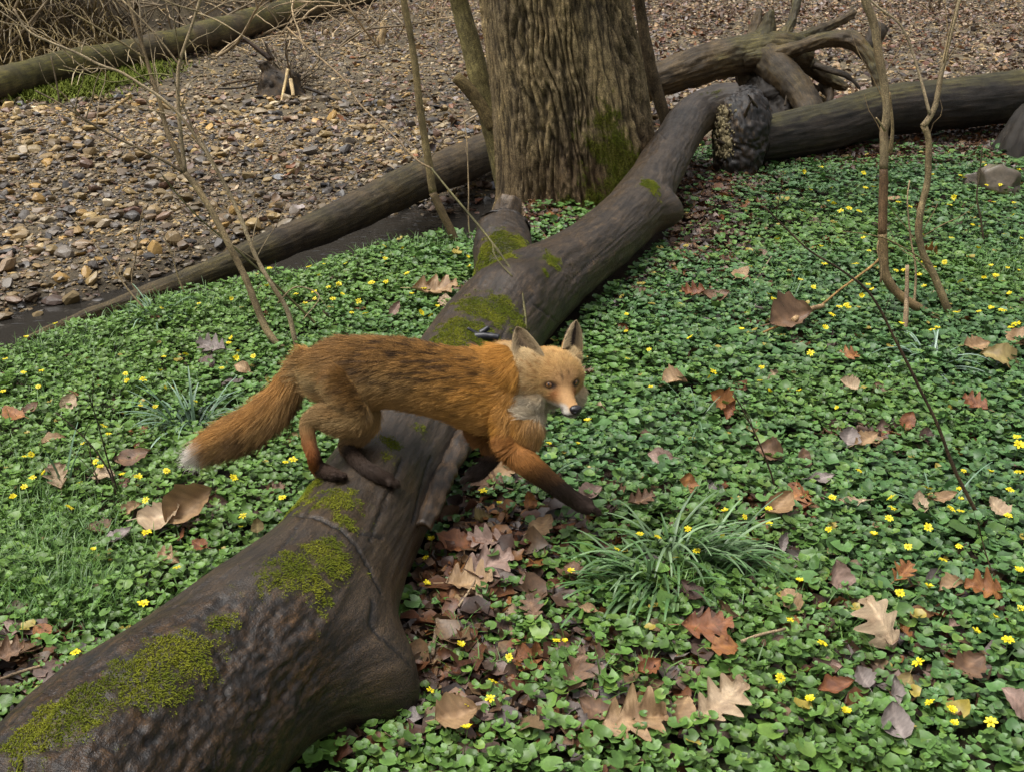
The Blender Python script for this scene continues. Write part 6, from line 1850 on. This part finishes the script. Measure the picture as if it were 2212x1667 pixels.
def relate(items, word):
    """items: list of (point, object); labels tell each from its neighbours by the landmark it lies next to"""
    bins = {}
    for p, o in items:
        d = [np.linalg.norm(p[:2] - a[0][:2]) for a in ANCH]
        k = int(np.argmin(d))
        q, qa = proj(p), proj(ANCH[k][0])
        dx, dy = q[0] - qa[0], (q[1] - qa[1]) * 1.6
        rel = ('right of' if dx > 0 else 'left of') if abs(dx) > abs(dy) else ('in front of' if dy > 0 else 'behind')
        w = word(o)
        bins.setdefault((w, rel, k), []).append((d[k], o))
    for (w, rel, k), L in bins.items():
        L.sort(key=lambda a: a[0])
        for i, (_, o) in enumerate(L):
            o['label'] = (w if i == 0 else f"{ORD[min(i, 13)]} {w}") + f" {rel} {ANCH[k][1]}" if len(L) > 1 or i else f"{w} {rel} {ANCH[k][1]}"
            if i == 0 and len(L) > 1:
                o['label'] = f"{w} closest {rel} {ANCH[k][1]}".replace('closest in', 'closest, in')
# smaller leaves scattered through the green
VAR = []
for k in range(34):
    kd = ('beech', 'oak', 'round', 'narrow', 'beech')[k % 5]
    tone = ('rust', 'brown', 'tan', 'pink', 'dark', 'orange', 'brown', 'pale', 'rust', 'grey', 'olive')[k % 11]
    VAR.append((dead_leaf(kd, tone, 700 + k, .5, .45), tone, kd))
WORDS = {'rust': 'small rust-red dead leaf', 'brown': 'small brown dead leaf', 'tan': 'small tan dead leaf', 'pink': 'small pinkish dead leaf', 'dark': 'small dark dead leaf', 'orange': 'small orange-brown dead leaf', 'pale': 'small pale dead leaf', 'grey': 'small grey dead leaf', 'olive': 'small olive dead leaf'}
sc_items, n_made = [], 0
g_ = np.random.default_rng(77)
while n_made < 205:
    if g_.random() < .45:
        c = COVER_GAPS[int(g_.integers(0, len(COVER_GAPS)))]
        x, y = c[0] + g_.normal() * c[2] * .9, c[1] + g_.normal() * c[3] * .9
    else:
        y = math.sqrt(g_.uniform(1.2 ** 2, 7.0 ** 2)); x = g_.uniform(-1, 1) * (y * .5 + .15)
    if bank_s(np.array([x]), np.array([y]))[0] > -.05 or near_log(np.array([x]), np.array([y]), 1.05)[0] or math.hypot(x - .36, y - 5.75) < .55:
        continue
    p = np.array([x, y, float(ground_z(x, y, False))])
    q = proj(p)
    if not (10 < q[0] < 2200 and 330 < q[1] < 1650):
        continue
    me, tone, kd = VAR[int(g_.integers(0, len(VAR)))]
    size = float(np.exp(g_.normal() * .25) * .052)
    o = place_leaf(me, p, size, g_.random() * 6.28, abs(g_.normal()) * .55, g_.random() * 6.28, '', lift=.022 + .022 * g_.random())
    o['tone'] = tone
    sc_items.append((p, o)); n_made += 1
relate(sc_items, lambda o: WORDS[o['tone']])
for p, o in sc_items:
    del o['tone']
# the rotting litter under and between, too many to count
def litter_batch(P, size, seed, dark=1.0, names=('rust', 'brown', 'brown', 'tan', 'dark', 'pink', 'orange', 'grey')):
    g2_ = np.random.default_rng(seed)
    n_ = len(P)
    ns, nw = 5, 3
    s = np.linspace(0, 1, ns)
    shapes = []
    for k in range(10):
        w = np.array([.03, .26, .36, .25, .03]) * (1 + .25 * g2_.normal(size=5))
        u = np.array([-1, 0, 1])
        x = u[None] * w[:, None]
        z = (.2 + .3 * g2_.random()) * np.abs(x) + .5 * g2_.normal() * (s[:, None] - .5) ** 2 + .06 * g2_.normal(size=(5, 3))
        shapes.append(np.stack([x, np.broadcast_to(s[:, None] - .5, x.shape), z], -1).reshape(-1, 3))
    i = np.arange(ns - 1)[:, None] * nw + np.arange(nw - 1)[None]
    q = np.stack([i, i + 1, i + nw + 1, i + nw], -1).reshape(-1, 4)
    tones = np.array([LEAF_TONES[t][j] for t in names for j in (0, 1)])
    c = tones[g2_.integers(0, len(tones), n_)] * (.6 + .6 * g2_.random((n_, 1))) * dark
    r = size * np.exp(np.clip(g2_.normal(size=n_) * .35, -.8, .45))
    return spread(shapes, q, P, rots(n_, .45, g2_), np.stack([r, r, r], -1), c)
X, Y = sample_area(5200, 1.0, 8.0, .56, .4)
ok = (bank_s(X, Y) < .0) & (g_.random(len(X)) > cover(X, Y) * .82) & ~near_log(X, Y, 1.0)
X, Y = X[ok], Y[ok]
ex_ = []
for c in COVER_GAPS:
    k = int(2600 * c[2] * c[3] * c[4] * 8) + 20
    ex_.append(np.stack([c[0] + g_.normal(size=k) * c[2] * .75, c[1] + g_.normal(size=k) * c[3] * .75], -1))
ex_ = np.concatenate(ex_)
ex_ = ex_[~near_log(ex_[:, 0], ex_[:, 1], 1.0)]
X, Y = np.concatenate([X, ex_[:, 0]]), np.concatenate([Y, ex_[:, 1]])
Z = ground_z(X, Y, False)
bankl = litter_batch(np.stack([X, Y, Z + .010 + .026 * g_.random(len(X))], -1), .046, 5, .62)
c0_ = [ground_at(x_, y_) for x_, y_ in ((960, 1190), (1020, 1260), (980, 1340), (950, 1420), (1060, 1180), (1040, 1340))]
k = 190
cc_ = np.array(c0_)[g_.integers(0, 6, k)] + np.stack([g_.normal(size=k) * .09, g_.normal(size=k) * .10, np.zeros(k)], -1)
cc_ = cc_[~near_log(cc_[:, 0], cc_[:, 1], 1.0)]
cc_[:, 2] = ground_z(cc_[:, 0], cc_[:, 1], False) + .03 + .03 * g_.random(len(cc_))
bankl = merge([bankl, litter_batch(cc_, .052, 9, .55, ('rust', 'brown', 'dark', 'rust', 'orange', 'brown', 'tan'))])
# brown leaves washed onto the gravel behind
X, Y = sample_area(60000, 6.0, 22, .6, 1)
nz = fbm(np.stack([X * .6, Y * .6, 0 * X], -1))
w = np.clip(sstep(-2.6, 1.0, X + .7 * nz) * .9 + .5 * sstep(11, 15, Y) * sstep(-.1, .3, nz), 0, 1) * (.35 + .65 * sstep(-.3, .3, nz))
ok = on_gravel(X, Y) & (g_.random(len(X)) < w * .8) & (far_line(Y) - X < 2)
X, Y = X[ok], Y[ok]
Z = ground_z(X, Y, False)
ok = in_view(X, Y, Z)
X, Y, Z = X[ok], Y[ok], Z[ok]
gl = litter_batch(np.stack([X, Y, Z + .035 + .03 * g_.random(len(X))], -1), .062, 6, .9, ('tan', 'pink', 'brown', 'grey', 'brown', 'pale', 'dark', 'rust'))
geo = merge([bankl, gl])
obj('leaf_litter', raw_mesh('leaf_litter', *geo), M['dead'], kind='stuff', label='loose brown leaf litter on the soil and over the gravel', cat='leaf litter')

# ------------------------------------------------------------------ yellow celandine flowers
def flower_mesh(seed, np_, openv):
    g2_ = np.random.default_rng(seed)
    geos = []
    for k in range(np_):
        a = k / np_ * 6.283 + g2_.normal() * .1
        L = .0135 * (1 + .12 * g2_.normal())
        s = np.array([0, .3, .65, .9, 1.0])
        w = np.array([.0012, .0030, .0036, .0022, .0006])
        el = (1 - openv) * 1.2 + .22 * g2_.normal() * .5
        r = .002 + s * L * math.cos(el)
        z = s * L * math.sin(el) + .002 * np.sin(s * 3)
        V = []
        for i in range(5):
            for u in (-1, 0, 1):
                V.append((r[i] * math.cos(a) - u * w[i] * math.sin(a), r[i] * math.sin(a) + u * w[i] * math.cos(a), z[i] + .0008 * abs(u)))
        i = np.arange(4)[:, None] * 3 + np.arange(2)[None]
        q = np.stack([i, i + 1, i + 4, i + 3], -1).reshape(-1, 4)
        c = np.repeat(lerp((.56, .43, .008), (.70, .60, .02), s[:, None]), 3, 0) * (.9 + .2 * g2_.random())
        geos.append((np.array(V), [q], {'Col': c}))
    v, f = ico(2)
    geos.append((v * np.array([.0032, .0032, .0022]) + np.array([0, 0, .0022]), [f], {'Col': np.tile((.45, .40, .02), (len(v), 1))}))
    return geos
def stem_geo(h, seed):
    g2_ = np.random.default_rng(seed)
    b_ = g2_.normal(size=2) * .012
    rows = [[b_[0], b_[1], -h, .0011], [b_[0] * .6, b_[1] * .6, -h * .5, .001], [0, 0, -.001, .0009]]
    V, F, A = tube(rows, .01, 6, None, cap=0)
    A['Col'] = np.tile((.10, .17, .04), (len(V), 1))
    return V, F, A
FL = []
for k in range(9):
    g1 = merge(flower_mesh(40 + k, 7 + k % 3, (.95, .8, .6, .9, .45)[k % 5]))
    s1 = stem_geo(.05 + .03 * (k % 3), 60 + k)
    FL.append((raw_mesh('flower_head', *g1), raw_mesh('flower_stalk', *s1)))
    FL[-1][0].materials.append(M['petal']); FL[-1][1].materials.append(M['petal'])
FPOS = [(1270, 916, 20), (1247, 965, 14), (1186, 962, 14), (955, 1055, 20), (1043, 1066, 18), (1078, 1093, 15), (932, 1172, 20), (922, 1266, 18), (920, 1210, 10), (995, 1400, 22), (1065, 1478, 24), (1010, 1525, 24), (1058, 1515, 22), (1010, 1580, 28), (930, 1497, 18), (1100, 1425, 15),
        (1202, 1390, 16), (1220, 1392, 16), (1232, 1240, 18), (1332, 1192, 14), (1382, 1160, 16), (1420, 1166, 16), (1486, 1150, 18), (1565, 1110, 18), (1608, 1122, 14), (1660, 1105, 18), (1660, 1136, 16), (1616, 1200, 16), (1584, 1214, 13), (1725, 1260, 18), (1775, 1395, 24), (1685, 1470, 22), (1748, 1518, 26), (1826, 1545, 26),
        (1983, 1437, 26), (2105, 1370, 22), (2176, 1390, 28), (2148, 1340, 20), (2007, 1525, 24), (2055, 1540, 24), (2060, 1570, 22), (2138, 1565, 28), (2005, 1275, 24), (1942, 1286, 22), (1886, 1162, 22), (1855, 1022, 16), (1797, 1080, 16), (2001, 1060, 24), (2072, 1062, 18), (2074, 1085, 16), (2053, 1105, 20), (2073, 1110, 16),
        (1925, 1080, 18), (1925, 1103, 18), (1920, 1125, 18), (2003, 1145, 20), (2080, 1022, 14), (2137, 1025, 18), (2200, 1025, 22), (2180, 1063, 18), (2175, 1120, 20), (2200, 1240, 24), (2035, 1215, 20), (2070, 1185, 16), (2200, 965, 24), (2196, 950, 20), (1960, 1186, 18), (2205, 1320, 18), (1790, 1150, 16), (1505, 1195, 18), (1460, 1210, 16),
        (1705, 1345, 12), (1560, 1165, 14), (1725, 850, 14), (1808, 886, 12), (1750, 768, 16), (1645, 800, 14), (1640, 828, 14), (1660, 850, 14), (1540, 808, 16), (1532, 820, 12), (1830, 670, 16), (1812, 668, 14), (1700, 690, 14), (1602, 717, 14), (1612, 680, 12), (1660, 640, 12), (1620, 580, 10), (1680, 522, 14), (1780, 575, 14), (1848, 575, 14),
        (1865, 520, 13), (1834, 455, 15), (1815, 460, 13), (1855, 460, 13), (1800, 443, 12), (1790, 440, 11), (1885, 408, 14), (1868, 410, 13), (1750, 415, 11), (1735, 375, 12), (1660, 345, 10), (1775, 365, 9), (1865, 377, 11), (2090, 385, 14), (2080, 388, 12), (2060, 430, 16), (2050, 447, 13), (1965, 450, 13), (1940, 440, 12), (1985, 600, 14), (1995, 570, 12),
        (2040, 570, 12), (2150, 600, 14), (2140, 580, 13), (2125, 605, 12), (2175, 585, 12), (2180, 640, 14), (2165, 675, 18), (2195, 705, 20), (2140, 672, 12), (2065, 680, 14), (2075, 612, 18), (2165, 612, 12), (2200, 590, 11), (2185, 380, 13), (2200, 372, 12), (2130, 362, 10), (2170, 490, 10), (2205, 520, 10), (2100, 490, 9),
        (1353, 685, 12), (1352, 720, 11), (1490, 735, 18), (1355, 780, 12), (1402, 760, 12), (1405, 840, 10), (1470, 660, 10),
        (58, 735, 14), (50, 716, 12), (90, 806, 12), (12, 780, 12), (52, 810, 12), (84, 840, 12), (8, 850, 12), (310, 825, 18), (276, 828, 14), (272, 812, 12), (347, 806, 12), (355, 776, 12), (402, 770, 14), (512, 778, 16), (548, 775, 12), (515, 765, 11), (500, 735, 12), (495, 745, 12), (480, 800, 11), (355, 842, 12), (372, 842, 10), (305, 880, 12), (336, 884, 14), (422, 872, 10),
        (224, 925, 16), (235, 942, 13), (68, 987, 15), (54, 992, 11), (182, 965, 14), (208, 1003, 16), (217, 1013, 15), (96, 1026, 15), (72, 1037, 14), (173, 1048, 14), (54, 1057, 15), (30, 1080, 18), (265, 1030, 14), (300, 1037, 20), (361, 1022, 16), (316, 1086, 18), (151, 1102, 18), (505, 1037, 18), (618, 1003, 14), (634, 998, 18), (610, 1080, 18), (525, 1120, 18),
        (318, 1156, 22), (203, 1193, 14), (312, 1310, 26), (384, 1232, 18), (424, 1293, 16), (164, 1415, 22), (520, 1145, 12), (575, 570, 10), (690, 600, 10), (720, 650, 14), (740, 640, 12), (710, 625, 12), (760, 680, 12), (775, 655, 13), (640, 640, 11), (680, 650, 11), (600, 640, 10), (830, 535, 10), (800, 615, 11), (910, 680, 14), (945, 668, 13), (890, 640, 12), (1010, 560, 11), (1015, 580, 12), (700, 575, 9), (870, 540, 9), (500, 650, 10), (430, 660, 10), (350, 670, 10), (120, 705, 12)]
gF = np.random.default_rng(31)
extra = 0
while extra < 60:
    px, py = gF.uniform(1650, 2200), gF.uniform(360, 720)
    if gF.random() < .35:
        px, py = gF.uniform(560, 1000), gF.uniform(560, 700)
    FPOS.append((px, py, None)); extra += 1
items = []
for k, (px, py, sz) in enumerate(FPOS):
    p = ground_at(px, py, .065)
    if bank_s(p[:1], p[1:2])[0] > .05 or near_log(p[:1], p[1:2], .9)[0] and py > 760:
        continue
    t = float(depth(p))
    scl = .85 if sz is None else float(np.clip(sz * t / FPX / .029, .55, 1.15))
    hd, stl = FL[int(gF.integers(0, len(FL)))]
    q = Matrix.Rotation(abs(gF.normal()) * .45, 3, Vector((math.cos(a_ := gF.random() * 6.28), math.sin(a_), 0))) @ Matrix.Rotation(gF.random() * 6.28, 3, 'Z')
    if sz is not None and py > 780:
        o = bpy.data.objects.new('yellow_flower', None)
        COL.objects.link(o)
        o.empty_display_size = .02
        for nm, me in (('flower_head', hd), ('stalk', stl)):
            c = bpy.data.objects.new(nm, me)
            COL.objects.link(c)
            c.parent = o
            if nm == 'flower_head':
                c.rotation_euler = q.to_euler()
    else:
        o = bpy.data.objects.new('yellow_flower', hd)
        COL.objects.link(o)
        o.rotation_euler = q.to_euler()
    o.location = tuple(p + np.array([0, 0, .008]))
    o.scale = (scl,) * 3
    o['category'], o['group'] = 'flower', 'yellow celandine flowers'
    items.append((p, o))
relate(items, lambda o: 'yellow star flower')
print('flowers', len(items))
